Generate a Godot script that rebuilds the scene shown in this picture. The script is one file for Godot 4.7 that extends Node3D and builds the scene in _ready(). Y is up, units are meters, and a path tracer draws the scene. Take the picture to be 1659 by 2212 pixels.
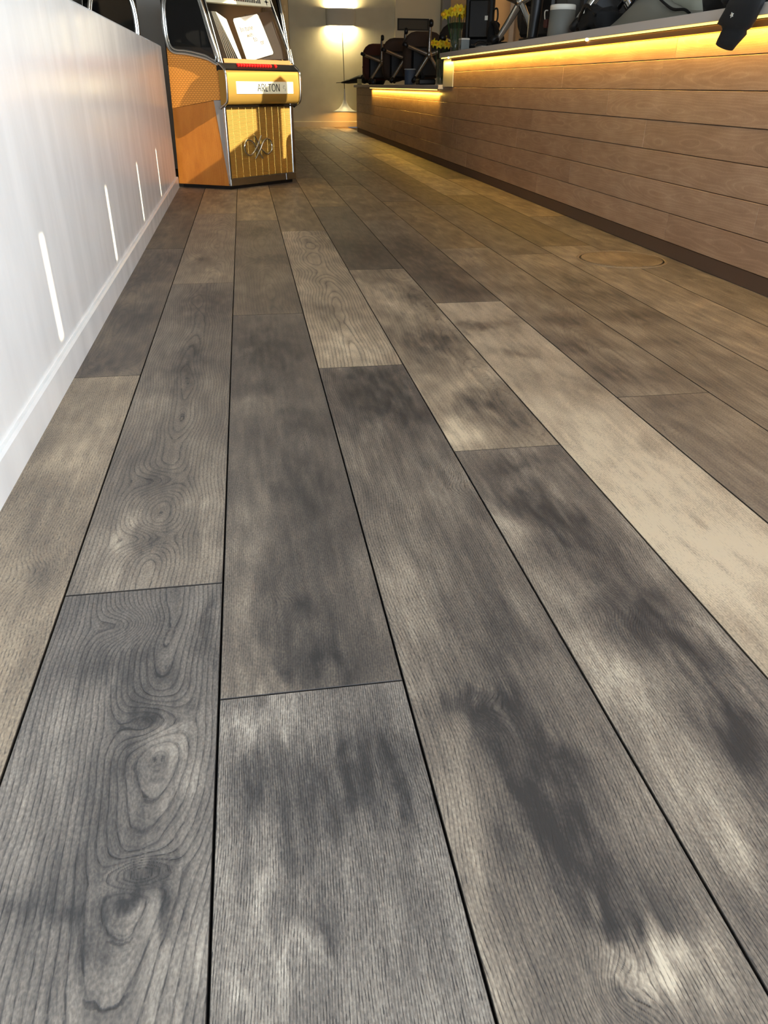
extends Node3D
# A low view down an oak plank floor: polished plaster half wall and jukeboxes on the left, timber-clad reception desk on the right.

var taken := {}
var rng := RandomNumberGenerator.new()

# ------------------------------------------------------------------ naming
func numbered(called: String) -> String:
	if not taken.has(called):
		taken[called] = 0
		return called
	taken[called] += 1
	return "%s_%03d" % [called, taken[called]]

func tag(o: Node3D, label: String, category: String, group := "") -> Node3D:
	o.set_meta("label", label)
	o.set_meta("category", category)
	if group != "":
		o.set_meta("group", group)
	return o

func thing(called: String, label: String, category: String, at := Vector3.ZERO, basis := Basis.IDENTITY, group := "") -> Node3D:
	var o := Node3D.new()
	o.name = numbered(called)
	add_child(o)
	o.transform = Transform3D(basis, at)
	tag(o, label, category, group)
	return o

func put(called: String, mesh: Mesh, m: Material, parent: Node = null, at := Transform3D.IDENTITY) -> MeshInstance3D:
	var o := MeshInstance3D.new()
	o.mesh = mesh
	o.material_override = m
	o.transform = at
	if parent == null:
		o.name = numbered(called)
		add_child(o)
	else:
		o.name = called
		parent.add_child(o, true)
	return o

func struct(called: String, mesh: Mesh, m: Material, parent: Node = null) -> MeshInstance3D:
	var o := put(called, mesh, m, parent)
	if parent == null:
		o.set_meta("kind", "structure")
	return o

# ------------------------------------------------------------------ meshes
class Shape:
	var st := SurfaceTool.new()
	var col := Color.WHITE
	func _init() -> void:
		st.begin(Mesh.PRIMITIVE_TRIANGLES)
		st.set_smooth_group(-1)
	func flat() -> void:
		st.set_smooth_group(-1)
	func smooth() -> void:
		st.set_smooth_group(0)
	func v(p: Vector3, uv: Vector2) -> void:
		st.set_uv(uv)
		st.set_color(col)
		st.add_vertex(p)
	# corners counter-clockwise seen from outside
	func tri(a: Vector3, b: Vector3, c: Vector3, ua := Vector2.ZERO, ub := Vector2.ZERO, uc := Vector2.ZERO) -> void:
		v(a, ua)
		v(c, uc)
		v(b, ub)
	func quad(a: Vector3, b: Vector3, c: Vector3, d: Vector3, ua := Vector2(0, 0), ub := Vector2(1, 0), uc := Vector2(1, 1), ud := Vector2(0, 1)) -> void:
		tri(a, b, c, ua, ub, uc)
		tri(a, c, d, ua, uc, ud)
	func box(lo: Vector3, hi: Vector3, r := 0.0, x := Transform3D.IDENTITY) -> void:
		flat()
		var c := (lo + hi) / 2.0
		var h := (hi - lo) / 2.0
		r = minf(r, minf(h.x, minf(h.y, h.z)) * 0.95)
		for ax in 3:
			for s in [-1.0, 1.0]:
				var u := (ax + 1) % 3
				var w := (ax + 2) % 3
				var q := []
				for k in [[-1, -1], [1, -1], [1, 1], [-1, 1]]:
					var p := Vector3.ZERO
					p[ax] = s * h[ax]
					p[u] = k[0] * (h[u] - r)
					p[w] = k[1] * (h[w] - r)
					q.append(x * (c + p))
				if s > 0:
					quad(q[0], q[1], q[2], q[3])
				else:
					quad(q[3], q[2], q[1], q[0])
		if r <= 0.0:
			return
		for ax in 3:
			var u := (ax + 1) % 3
			var w := (ax + 2) % 3
			for su in [-1.0, 1.0]:
				for sw in [-1.0, 1.0]:
					var q := []
					for k in [[-1, 0], [1, 0], [1, 1], [-1, 1]]:
						var p := Vector3.ZERO
						p[ax] = k[0] * (h[ax] - r)
						p[u] = su * (h[u] - (0.0 if k[1] == 0 else r))
						p[w] = sw * (h[w] - (r if k[1] == 0 else 0.0))
						q.append(x * (c + p))
					if su * sw > 0:
						quad(q[0], q[1], q[2], q[3])
					else:
						quad(q[3], q[2], q[1], q[0])
		for sx in [-1.0, 1.0]:
			for sy in [-1.0, 1.0]:
				for sz in [-1.0, 1.0]:
					var a: Vector3 = x * (c + Vector3(sx * h.x, sy * (h.y - r), sz * (h.z - r)))
					var b: Vector3 = x * (c + Vector3(sx * (h.x - r), sy * h.y, sz * (h.z - r)))
					var d: Vector3 = x * (c + Vector3(sx * (h.x - r), sy * (h.y - r), sz * h.z))
					if sx * sy * sz > 0:
						tri(a, b, d)
					else:
						tri(a, d, b)
	# tube through points; radii is a number or one per point
	func tube(pts: Array, radii, sides := 10, closed := false, squash := 1.0, x := Transform3D.IDENTITY) -> void:
		smooth()
		var n := pts.size()
		var rings := []
		var up := Vector3.UP
		for i in n:
			var a: Vector3 = pts[(i - 1 + n) % n] if closed or i > 0 else pts[i]
			var b: Vector3 = pts[(i + 1) % n] if closed or i < n - 1 else pts[i]
			var t := (b - a).normalized()
			if i == 0:
				up = Vector3.UP if absf(t.y) < 0.9 else Vector3.RIGHT
			up = (up - t * up.dot(t)).normalized()
			var side := t.cross(up).normalized()
			var r: float = radii[i] if radii is Array else radii
			var ring := []
			for k in sides:
				var an := TAU * k / sides
				ring.append(x * (pts[i] + up * cos(an) * r + side * sin(an) * r * squash))
			rings.append(ring)
		for i in (n if closed else n - 1):
			var p: Array = rings[i]
			var q: Array = rings[(i + 1) % n]
			for k in sides:
				var k2 := (k + 1) % sides
				quad(p[k], p[k2], q[k2], q[k])
		if not closed:
			flat()
			for k in range(1, sides - 1):
				tri(rings[0][0], rings[0][k + 1], rings[0][k])
				tri(rings[n - 1][0], rings[n - 1][k], rings[n - 1][k + 1])
			smooth()
	# profile of (radius, height) turned round y
	func lathe(profile: Array, segs := 24, x := Transform3D.IDENTITY, soft := true, from := 0.0, to := TAU) -> void:
		if soft:
			smooth()
		else:
			flat()
		for i in profile.size() - 1:
			var a: Vector2 = profile[i]
			var b: Vector2 = profile[i + 1]
			for k in segs:
				var t0 := from + (to - from) * k / segs
				var t1 := from + (to - from) * (k + 1) / segs
				var d0 := Vector3(cos(t0), 0, sin(t0))
				var d1 := Vector3(cos(t1), 0, sin(t1))
				var p0: Vector3 = x * (d0 * a.x + Vector3(0, a.y, 0))
				var p1: Vector3 = x * (d1 * a.x + Vector3(0, a.y, 0))
				var q0: Vector3 = x * (d0 * b.x + Vector3(0, b.y, 0))
				var q1: Vector3 = x * (d1 * b.x + Vector3(0, b.y, 0))
				if a.x < 1e-6:
					tri(p0, q0, q1)
				elif b.x < 1e-6:
					tri(p0, q0, p1)
				else:
					quad(p0, q0, q1, p1)
	# flat polygon (points in 3-D, about coplanar) given thickness along the vector deep, outward face first
	func slab(pts: Array, deep: Vector3, uvs := []) -> void:
		flat()
		var nrm := Vector3.ZERO
		for i in pts.size():
			nrm += (pts[i] as Vector3).cross(pts[(i + 1) % pts.size()])
		nrm = nrm.normalized()
		var ex: Vector3 = ((pts[1] as Vector3) - (pts[0] as Vector3)).normalized()
		var ey := nrm.cross(ex)
		var flat2 := PackedVector2Array()
		for p in pts:
			flat2.append(Vector2((p as Vector3).dot(ex), (p as Vector3).dot(ey)))
		var ix := Geometry2D.triangulate_polygon(flat2)
		var front := nrm.dot(deep) < 0.0
		for i in range(0, ix.size(), 3):
			var a := ix[i]
			var b := ix[i + 1]
			var c := ix[i + 2]
			if (flat2[b] - flat2[a]).cross(flat2[c] - flat2[a]) < 0.0:
				var s := b
				b = c
				c = s
			var ua: Vector2 = uvs[a] if uvs.size() else flat2[a]
			var ub: Vector2 = uvs[b] if uvs.size() else flat2[b]
			var uc: Vector2 = uvs[c] if uvs.size() else flat2[c]
			if front:
				tri(pts[a], pts[b], pts[c], ua, ub, uc)
				tri(pts[a] + deep, pts[c] + deep, pts[b] + deep, ua, uc, ub)
			else:
				tri(pts[a], pts[c], pts[b], ua, uc, ub)
				tri(pts[a] + deep, pts[b] + deep, pts[c] + deep, ua, ub, uc)
		for i in pts.size():
			var p: Vector3 = pts[i]
			var q: Vector3 = pts[(i + 1) % pts.size()]
			if front:
				quad(q, p, p + deep, q + deep)
			else:
				quad(p, q, q + deep, p + deep)
	# open profile swept along x (from x0 to x1), with end caps
	func sweep_x(profile: Array, x0: float, x1: float, soft := true) -> void:
		if soft:
			smooth()
		for i in profile.size() - 1:
			var a: Vector2 = profile[i]
			var b: Vector2 = profile[i + 1]
			quad(Vector3(x0, a.y, a.x), Vector3(x1, a.y, a.x), Vector3(x1, b.y, b.x), Vector3(x0, b.y, b.x))
		flat()
		var pts := PackedVector2Array(profile)
		var ix := Geometry2D.triangulate_polygon(pts)
		for i in range(0, ix.size(), 3):
			var t := [pts[ix[i]], pts[ix[i + 1]], pts[ix[i + 2]]]
			if (t[1] - t[0]).cross(t[2] - t[0]) > 0.0:
				t = [t[0], t[2], t[1]]
			# seen from +x, z runs left
			tri(Vector3(x1, t[0].y, t[0].x), Vector3(x1, t[1].y, t[1].x), Vector3(x1, t[2].y, t[2].x))
			tri(Vector3(x0, t[0].y, t[0].x), Vector3(x0, t[2].y, t[2].x), Vector3(x0, t[1].y, t[1].x))
	func done() -> ArrayMesh:
		st.generate_normals()
		return st.commit()

func box_mesh(lo: Vector3, hi: Vector3, r := 0.0) -> ArrayMesh:
	var s := Shape.new()
	s.box(lo, hi, r)
	return s.done()

func tube_mesh(pts: Array, radii, sides := 10, closed := false) -> ArrayMesh:
	var s := Shape.new()
	s.tube(pts, radii, sides, closed)
	return s.done()

func lathe_mesh(profile: Array, segs := 24) -> ArrayMesh:
	var s := Shape.new()
	s.lathe(profile, segs)
	return s.done()

func curve(pts: Array, steps := 6, closed := false) -> Array:
	var out := []
	var n := pts.size()
	for i in (n if closed else n - 1):
		var a: Vector3 = pts[(i - 1 + n) % n] if closed or i > 0 else pts[i]
		var b: Vector3 = pts[i]
		var c: Vector3 = pts[(i + 1) % n]
		var d: Vector3 = pts[(i + 2) % n] if closed or i < n - 2 else pts[(i + 1) % n]
		for k in steps:
			out.append(b.cubic_interpolate(c, a, d, float(k) / steps))
	if not closed:
		out.append(pts[n - 1])
	return out

# a lump: a ball squashed and dented by noise
func lump_mesh(size: Vector3, rough: float, freq: float, sd: int, power := 0.6, flat_bottom := true) -> ArrayMesh:
	var n := FastNoiseLite.new()
	n.seed = sd
	n.frequency = freq
	var s := Shape.new()
	s.smooth()
	var la := 18
	var lo := 28
	var grid := []
	for i in la + 1:
		var row := []
		for k in lo:
			var th := PI * i / la
			var ph := TAU * k / lo
			var d := Vector3(sin(th) * cos(ph), cos(th), sin(th) * sin(ph))
			var p := Vector3(signf(d.x) * pow(absf(d.x), power), signf(d.y) * pow(absf(d.y), power), signf(d.z) * pow(absf(d.z), power)) * size * 0.5
			p += d * n.get_noise_3dv(p) * rough
			p.y += size.y * 0.5
			if flat_bottom:
				p.y = maxf(p.y, 0.0)
			row.append(p)
		grid.append(row)
	for i in la:
		for k in lo:
			var k2 := (k + 1) % lo
			s.quad(grid[i][k], grid[i][k2], grid[i + 1][k2], grid[i + 1][k])
	return s.done()

# ------------------------------------------------------------------ materials
func mat(c: Color, rough := 0.6, metal := 0.0, spec := 0.5) -> StandardMaterial3D:
	var m := StandardMaterial3D.new()
	m.albedo_color = c
	m.roughness = rough
	m.metallic = metal
	m.metallic_specular = spec
	return m

func glow(c: Color, e: float) -> StandardMaterial3D:
	var m := mat(c, 0.5)
	m.emission_enabled = true
	m.emission = c
	m.emission_energy_multiplier = e
	return m

func noise_tex(sd: int, freq: float, lo: Color, hi: Color, size := 256, oct := 4) -> NoiseTexture2D:
	var n := FastNoiseLite.new()
	n.seed = sd
	n.frequency = freq
	n.fractal_octaves = oct
	var t := NoiseTexture2D.new()
	t.width = size
	t.height = size
	t.seamless = true
	t.noise = n
	var g := Gradient.new()
	g.set_color(0, lo)
	g.set_color(1, hi)
	t.color_ramp = g
	return t

# ------------------------------------------------------------------ wood, computed plank by plank on worker threads
var dash := PackedByteArray()    # short dark pores, stretched along the length by the way it is looked up
var speck := PackedByteArray()   # fine scratches
var jobs := []

func tile(sd: int, freq: float, oct: int) -> PackedByteArray:
	var n := FastNoiseLite.new()
	n.seed = sd
	n.frequency = freq
	n.fractal_octaves = oct
	var im := n.get_seamless_image(512, 512)
	im.convert(Image.FORMAT_L8)
	return im.get_data()

func parse(text: String) -> PackedFloat32Array:
	var out := PackedFloat32Array()
	for row in text.split(";", false):
		for x in row.split(","):
			out.append(x.to_float())
	return out

# light to dark
func palette(stops: Array) -> PackedByteArray:
	var out := PackedByteArray()
	for i in 256:
		var f := i / 255.0 * (stops.size() - 1)
		var k := mini(int(f), stops.size() - 2)
		var c: Color = (stops[k] as Color).lerp(stops[k + 1], f - k)
		out.append_array([c.r8, c.g8, c.b8])
	return out

# j: w, h pixels; x0, x1, z0 (near), z1 (far) metres; tone; seed; ring metres between rings; slope, depth, off shape the cathedrals; contrast; pores; stains, knots; pal
func wood_job(index: int) -> void:
	var j: Dictionary = jobs[index]
	var w: int = j.w
	var h: int = j.h
	var x0: float = j.x0
	var x1: float = j.x1
	var z0: float = j.z0
	var z1: float = j.z1
	var na := FastNoiseLite.new()
	na.seed = j.seed
	na.frequency = 1.0
	na.fractal_octaves = 3
	var cell := 8
	var gw := w / cell + 2
	var gh := h / cell + 2
	var phase := PackedFloat32Array()
	var base := PackedFloat32Array()
	phase.resize(gw * gh)
	base.resize(gw * gh)
	var stains: PackedFloat32Array = j.stains
	var knots: PackedFloat32Array = j.knots
	var ring: float = j.ring
	var contrast: float = j.contrast
	var pores: float = j.pores
	var xm := (x0 + x1) / 2.0
	for gy in gh:
		var v: float = float(gy * cell) / h
		var z := z0 + (z1 - z0) * v
		var along := absf(z - z0)
		var cx: float = xm + j.off + 0.035 * na.get_noise_1d(along * 0.9 + 17.0)
		var dep: float = j.depth + j.slope * along + 0.03 * na.get_noise_1d(along * 1.1 + 91.0)
		for gx in gw:
			var x := x0 + (x1 - x0) * float(gx * cell) / w
			var dx := x - cx
			var ph := sqrt(dx * dx + dep * dep + 0.00002) / ring
			ph += 0.0045 / ring * (0.9 * na.get_noise_2d(x * 4.0, z * 1.1 + 40.0) + 0.34 * na.get_noise_2d(x * 22.0 + 9.0, z * 8.0))
			var b: float = j.tone
			b += j.blotch * na.get_noise_2d(x * 5.0 - 30.0, z * 2.6) + 0.8 * j.blotch * na.get_noise_2d(x * 16.0 + 5.0, z * 6.0) + 0.9 * j.blotch * na.get_noise_2d(x * 55.0 + 5.0, z * 3.5 + 70.0)
			var wx := x + 0.030 * na.get_noise_2d(x * 13.0, z * 6.0 + 11.0) + 0.012 * na.get_noise_2d(x * 50.0, z * 20.0)
			var wz := z + 0.075 * na.get_noise_2d(x * 13.0 + 31.0, z * 6.0) + 0.03 * na.get_noise_2d(x * 60.0, z * 14.0 + 7.0)
			var i := 0
			while i < stains.size():
				var ax := (wx - stains[i]) / stains[i + 2]
				var az := (wz - stains[i + 1]) / stains[i + 3]
				var r2 := ax * ax + az * az
				if r2 < 6.0:
					b += 112.0 * stains[i + 4] * exp(-r2 * 0.8) * (1.0 + 0.9 * na.get_noise_2d(x * 30.0, z * 9.0))
				i += 5
			i = 0
			while i < knots.size():
				var ax := (x - knots[i]) / knots[i + 2]
				var az := (z - knots[i + 1]) / (knots[i + 3] * 1.3)
				var r2 := ax * ax + az * az
				if r2 < 40.0:
					ph += 6.5 * exp(-r2 / 7.0)
					if knots[i + 4] > 0.5:
						b += 75.0 * exp(-r2 * 2.0) - 28.0 * exp(-r2 * 0.22)
					else:
						b += 22.0 * exp(-r2 * 0.6)
				i += 5
			phase[gy * gw + gx] = ph + 200.0
			base[gy * gw + gx] = b
	var lut := PackedFloat32Array()
	for i in 256:
		var t := i / 255.0
		# porous early wood: a sharp dark line that fades
		lut.append((exp(-t * 7.0) + 0.9 * exp(-(1.0 - t) * 22.0)))
	var pal: PackedByteArray = j.pal
	var rgb := PackedByteArray()
	var hgt := PackedByteArray()
	rgb.resize(w * h * 3)
	hgt.resize(w * h)
	var px_len := absf(z1 - z0) / h
	var o := 0
	var hs := int(j.seed) * 37
	var lines := int(maxf(ring / (0.00017 if w >= 1024 else 0.00012), 8.0))
	var ridge := 0.36 if w >= 1024 else 0.16
	var pw := (x1 - x0) / w
	var fx := pw / 0.0007
	var speckle: float = j.get("speckle", 0.3)
	for y in h:
		var gy := y / cell
		var fy := float(y % cell) / cell
		var along := y * px_len
		var drow := ((int(along / 0.0027) + hs) & 511) << 9
		var srow := ((int(along / 0.0012) + hs * 3) & 511) << 9
		for gx in w / cell:
			var at := gy * gw + gx
			var p0 := lerpf(phase[at], phase[at + gw], fy)
			var p1 := lerpf(phase[at + 1], phase[at + gw + 1], fy)
			var b0 := lerpf(base[at], base[at + gw], fy)
			var b1 := lerpf(base[at + 1], base[at + gw + 1], fy)
			var dp := (p1 - p0) / cell
			var db := (b1 - b0) / cell
			var sx := gx * cell * fx
			for k in cell:
				var t := p0 - floorf(p0)
				var r := lut[int(t * 255.0)]
				var d := dash[drow | (int(p0 * lines) & 511)]
				var s := speck[srow | (int(sx) & 511)]
				var pore := 0.0
				if d < 118:
					pore = (118 - d) * 0.030
					if pore > 1.0:
						pore = 1.0
				var dark := r * contrast * (1.55 - d * 0.0045) + pore * pores * (0.35 + 0.65 * minf(r * 1.6, 1.0))
				var c := int(b0 + dark + (s - 128) * speckle + (d - 128) * ridge)
				if c < 0:
					c = 0
				elif c > 255:
					c = 255
				c *= 3
				rgb[o * 3] = pal[c]
				rgb[o * 3 + 1] = pal[c + 1]
				rgb[o * 3 + 2] = pal[c + 2]
				var e := int(215.0 - dark * 1.3 + (s - 128) * 0.2)
				hgt[o] = 0 if e < 0 else (255 if e > 255 else e)
				o += 1
				p0 += dp
				b0 += db
				sx += fx
	j.color = Image.create_from_data(w, h, false, Image.FORMAT_RGB8, rgb)
	j.relief = Image.create_from_data(w, h, false, Image.FORMAT_L8, hgt)

func wood_material(j: Dictionary, rough: float, spec: float, relief: float, tint := Color.WHITE) -> StandardMaterial3D:
	var m := mat(tint, rough, 0.0, spec)
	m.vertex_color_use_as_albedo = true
	if not j.has("tex"):
		j.tex = ImageTexture.create_from_image(j.color)
		j.bump = ImageTexture.create_from_image(j.relief)
	m.albedo_texture = j.tex
	if relief > 0.0:
		m.heightmap_enabled = true
		m.heightmap_texture = j.bump
		m.heightmap_scale = relief
	return m

var oak: PackedByteArray
var sheen_oak: PackedByteArray
var mid_oak: PackedByteArray
const SEAMS := [-0.62, -0.3523, -0.0926, 0.1674, 0.4278, 0.6889, 0.9583, 1.2328, 1.51, 1.80, 2.10]
# the dark and light smears of the planks that lie nearest: x, z, half widths, strength
const STAIN_A := "-0.23,-0.91,0.074,0.047,0.55;-0.18,-0.79,0.037,0.039,0.8;-0.19,-0.74,0.052,0.032,0.35;-0.21,-0.64,0.059,0.06,0.35;-0.22,-0.53,0.072,0.029,0.75;-0.15,-0.53,0.038,0.022,0.5;-0.13,-0.85,0.019,0.159,-0.1;-0.14,-0.72,0.04,0.054,-0.45;-0.3,-0.63,0.031,0.2,-0.3;-0.12,-0.47,0.031,0.071,-0.5;-0.34,-0.78,0.036,0.068,-0.1;-0.11,-0.99,0.011,0.072,0.5;0.06,-0.65,0.062,0.049,0.8;0.11,-0.68,0.034,0.06,0.6;-0.04,-0.66,0.034,0.057,0.5;-0,-0.57,0.062,0.029,0.35;-0.04,-0.77,0.043,0.052,-0.5;-0.05,-0.53,0.029,0.066,-0.5;0.02,-0.47,0.037,0.03,0.35;-0.03,-0.42,0.052,0.025,-0.5;0.11,-0.54,0.03,0.045,0.3;0.11,-0.43,0.027,0.04,0.3"
const STAIN_B := "0.26,-0.74,0.05,0.038,0.9;0.3,-0.69,0.054,0.047,0.6;0.32,-0.62,0.062,0.042,0.9;0.3,-0.56,0.058,0.03,0.9;0.3,-0.5,0.055,0.038,0.85;0.32,-0.45,0.043,0.02,0.75;0.32,-1.9,0.124,0.153,0.75;0.31,-2.13,0.122,0.081,0.5;0.37,-1.49,0.062,0.093,0.2;0.36,-1.38,0.044,0.062,-0.3;0.33,-0.88,0.042,0.064,0.5;0.36,-1.05,0.048,0.124,0.3;0.26,-0.52,0.021,0.057,-0.2;0.2,-0.96,0.037,0.159,-0.3;0.35,-0.39,0.055,0.03,-0.9;0.26,-0.4,0.027,0.026,0.2;0.17,-0.5,0.025,0.108,-0.45;0.2,-0.4,0.036,0.034,-0.1;0.38,-0.34,0.026,0.031,-0.5;0.49,-0.86,0.021,0.064,-0.2;0.5,-1.32,0.057,0.098,0.8;0.55,-1.18,0.062,0.083,0.75;0.57,-1,0.064,0.06,0.5;0.59,-0.91,0.052,0.046,0.85;0.59,-0.81,0.055,0.05,0.9;0.6,-0.67,0.056,0.055,1;0.59,-0.59,0.035,0.055,0.9;0.57,-1.48,0.084,0.047,0.6;0.45,-1.26,0.041,0.109,-0.7;0.45,-0.96,0.045,0.1,-0.2;0.47,-0.76,0.04,0.073,-0.6;0.48,-0.62,0.035,0.057,-0.3;0.48,-0.51,0.037,0.057,-0.5;0.61,-1.15,0.035,0.097,0.2;0.67,-0.83,0.028,0.063,-0.5"
const STAIN_C := "0.77,-2.59,0.074,0.07,0.8;0.92,-2.66,0.084,0.061,0.4;0.82,-2.28,0.089,0.07,0.35;0.87,-1.97,0.093,0.075,0.35;0.78,-2.1,0.055,0.057,0.25;0.79,-1.43,0.155,0.204,-0.5;0.8,-1.06,0.118,0.147,-0.6;0.66,-2.12,0.083,0.125,-0.4;0.98,-1.28,0.059,0.078,0.1;-0,-2.5,0.106,0.21,0.4;0.07,-2.2,0.082,0.214,0.3;-0.01,-1.98,0.056,0.071,-0.3;0.06,-1.47,0.069,0.133,0.4;-0.03,-1.3,0.044,0.145,-0.15;0.09,-1.25,0.052,0.104,0.25;-0,-1.03,0.053,0.117,0.4;0.06,-0.93,0.056,0.068,0.4;-0.05,-0.92,0.028,0.111,-0.3;0.07,-1.78,0.092,0.09,0.25;-0.06,-1.11,0.024,0.129,-0.25;0.13,-1.01,0.03,0.077,0.2;0.05,-0.86,0.067,0.026,0.4;-0.2,-3.02,0.106,0.29,0.45;-0.22,-2.34,0.063,0.185,0.5;-0.22,-2.12,0.104,0.099,0.3;-0.25,-1.79,0.045,0.178,0.2;-0.28,-1.25,0.034,0.151,-0.55;-0.12,-1.28,0.026,0.195,-0.4;-0.25,-1.51,0.058,0.068,0.3;-0.24,-1.26,0.042,0.051,0.35;-0.15,-2.12,0.039,0.157,-0.2;-0.3,-1.99,0.048,0.14,-0.3"
const STAIN_D := "0.16,-3.87,0.112,0.114,0.3;0.26,-2.96,0.071,0.178,0.25;0.16,-3.12,0.056,0.194,0.2;0.35,-2.35,0.103,0.097,-0.4;0.24,-2.47,0.076,0.156,-0.4;0.26,-4.68,0.16,0.242,-0.35;0.57,-2.45,0.093,0.115,0.75;0.63,-3.05,0.093,0.168,0.5;0.55,-2.18,0.084,0.095,0.4;0.59,-1.86,0.075,0.084,0.7;0.65,-1.72,0.07,0.065,0.6;0.52,-1.94,0.064,0.107,-0.35;0.47,-1.66,0.079,0.069,-0.7;0.55,-2.99,0.073,0.184,-0.5;0.66,-2.64,0.066,0.107,-0.2;0.42,-4.66,0.134,0.404,0.5;0.55,-4.07,0.19,0.279,0.6;0.6,-3.6,0.129,0.081,0.3;0.79,-4.04,0.167,0.316,0.5;0.85,-3.46,0.147,0.241,0.5;0.85,-3.1,0.095,0.119,0.4;0.91,-3.36,0.062,0.183,-0.2;1.16,-3.15,0.138,0.132,0.3;1.13,-2.63,0.153,0.121,0.3;1.02,-2.33,0.091,0.089,0.7;1.05,-2.02,0.109,0.071,0.5;0.96,-2.79,0.088,0.066,-0.1;1.09,-2.24,0.089,0.069,-0.2;1.21,-2.04,0.07,0.048,0.1"
const STAIN_E := "1.37,-2.96,0.151,0.104,0.65;1.4,-2.66,0.157,0.101,0.6;1.39,-3.2,0.101,0.086,0.4;1.36,-2.16,0.088,0.062,0.2;1.31,-2.32,0.093,0.059,0.4;1.29,-1.91,0.093,0.051,0.25;1.83,-3.34,0.15,0.056,0.5;1.82,-3.06,0.14,0.065,0.4;1.8,-2.74,0.109,0.054,-0.3;2.06,-3.03,0.12,0.048,0.4;1.86,-4.04,0.151,0.066,0.5;1.06,-1.79,0.1,0.045,0.25;0.9,-1.54,0.066,0.038,0.4;1.04,-1.52,0.11,0.101,-0.1;-0.48,-2.33,0.083,0.081,0.6;-0.44,-2.85,0.083,0.16,0.5;-0.51,-3.55,0.1,0.19,0.4;-0.42,-3.95,0.077,0.173,0.5;-0.44,-1.64,0.051,0.125,-0.3;-0.41,-1.18,0.04,0.091,0.15;-0.46,-1.52,0.039,0.089,0.3;-0.24,-3.92,0.067,0.173,0.3;-0.19,-3.6,0.083,0.099,-0.3;0.04,-4.71,0.106,0.162,0.5;0.09,-3.88,0.09,0.172,0.3;0.03,-3.14,0.092,0.156,0.2;0.12,-3.56,0.062,0.196,-0.2;-0.03,-6.45,0.142,0.145,-0.4;0.19,-5.65,0.126,0.183,-0.3"
const KNOTS := "-0.24,-1.01,0.016,0.011,0;-0.18,-0.79,0.016,0.012,1;-0.17,-0.56,0.011,0.005,1;-0.24,-1.51,0.02,0.018,0;-0.24,-1.27,0.019,0.014,0;0.37,-1.39,0.018,0.016,0;0.29,-0.36,0.011,0.009,1;0.26,-0.74,0.012,0.008,1;0.07,-1.78,0.023,0.015,0;-0.44,-2.29,0.023,0.022,1;-0.25,-3.93,0.027,0.057,1;0.02,-3.89,0.026,0.068,0;0.58,-0.93,0.023,0.012,0;-0.4,-1.18,0.02,0.018,0;0.03,-1.02,0.014,0.013,0;1.03,-1.63,0.016,0.014,0;1.14,-2.63,0.051,0.049,0;0.14,-1.71,0.017,0.012,0"

# only what lies on this plank
func within(all: PackedFloat32Array, x0: float, x1: float, z0: float, z1: float) -> PackedFloat32Array:
	var out := PackedFloat32Array()
	for i in range(0, all.size(), 5):
		if all[i] > x0 and all[i] < x1 and all[i + 1] < z0 + 0.05 and all[i + 1] > z1 - 0.05:
			out.append_array(all.slice(i, i + 5))
	return out

var hero := {}     # column -> list of planks with a texture of their own
var pool := []     # textures shared by the planks further off
var clad := []     # textures of the desk's cladding
var veneer: Dictionary

func add_hero(col: int, z0: float, z1: float, w: int, h: int, tone: float, ring: float, depth: float, slope: float, off: float, contrast: float, pores: float, blotch: float, sd: int) -> void:
	var all := parse(STAIN_A) + parse(STAIN_B) + parse(STAIN_C) + parse(STAIN_D) + parse(STAIN_E)
	var x0: float = SEAMS[col]
	var x1: float = SEAMS[col + 1]
	var j := {"w": w, "h": h, "x0": x0, "x1": x1, "z0": z0, "z1": z1, "tone": tone, "ring": ring, "depth": depth, "slope": slope, "off": off, "contrast": contrast, "pores": pores, "blotch": blotch, "seed": sd, "pal": sheen_oak if z0 > -0.7 and (col == 1 or col == 2) else mid_oak if z0 > -1.2 and col > 0 and col < 5 else oak, "stains": within(all, x0, x1, z0, z1), "knots": within(parse(KNOTS), x0, x1, z0, z1)}
	jobs.append(j)
	if not hero.has(col):
		hero[col] = []
	hero[col].append(j)

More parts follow.
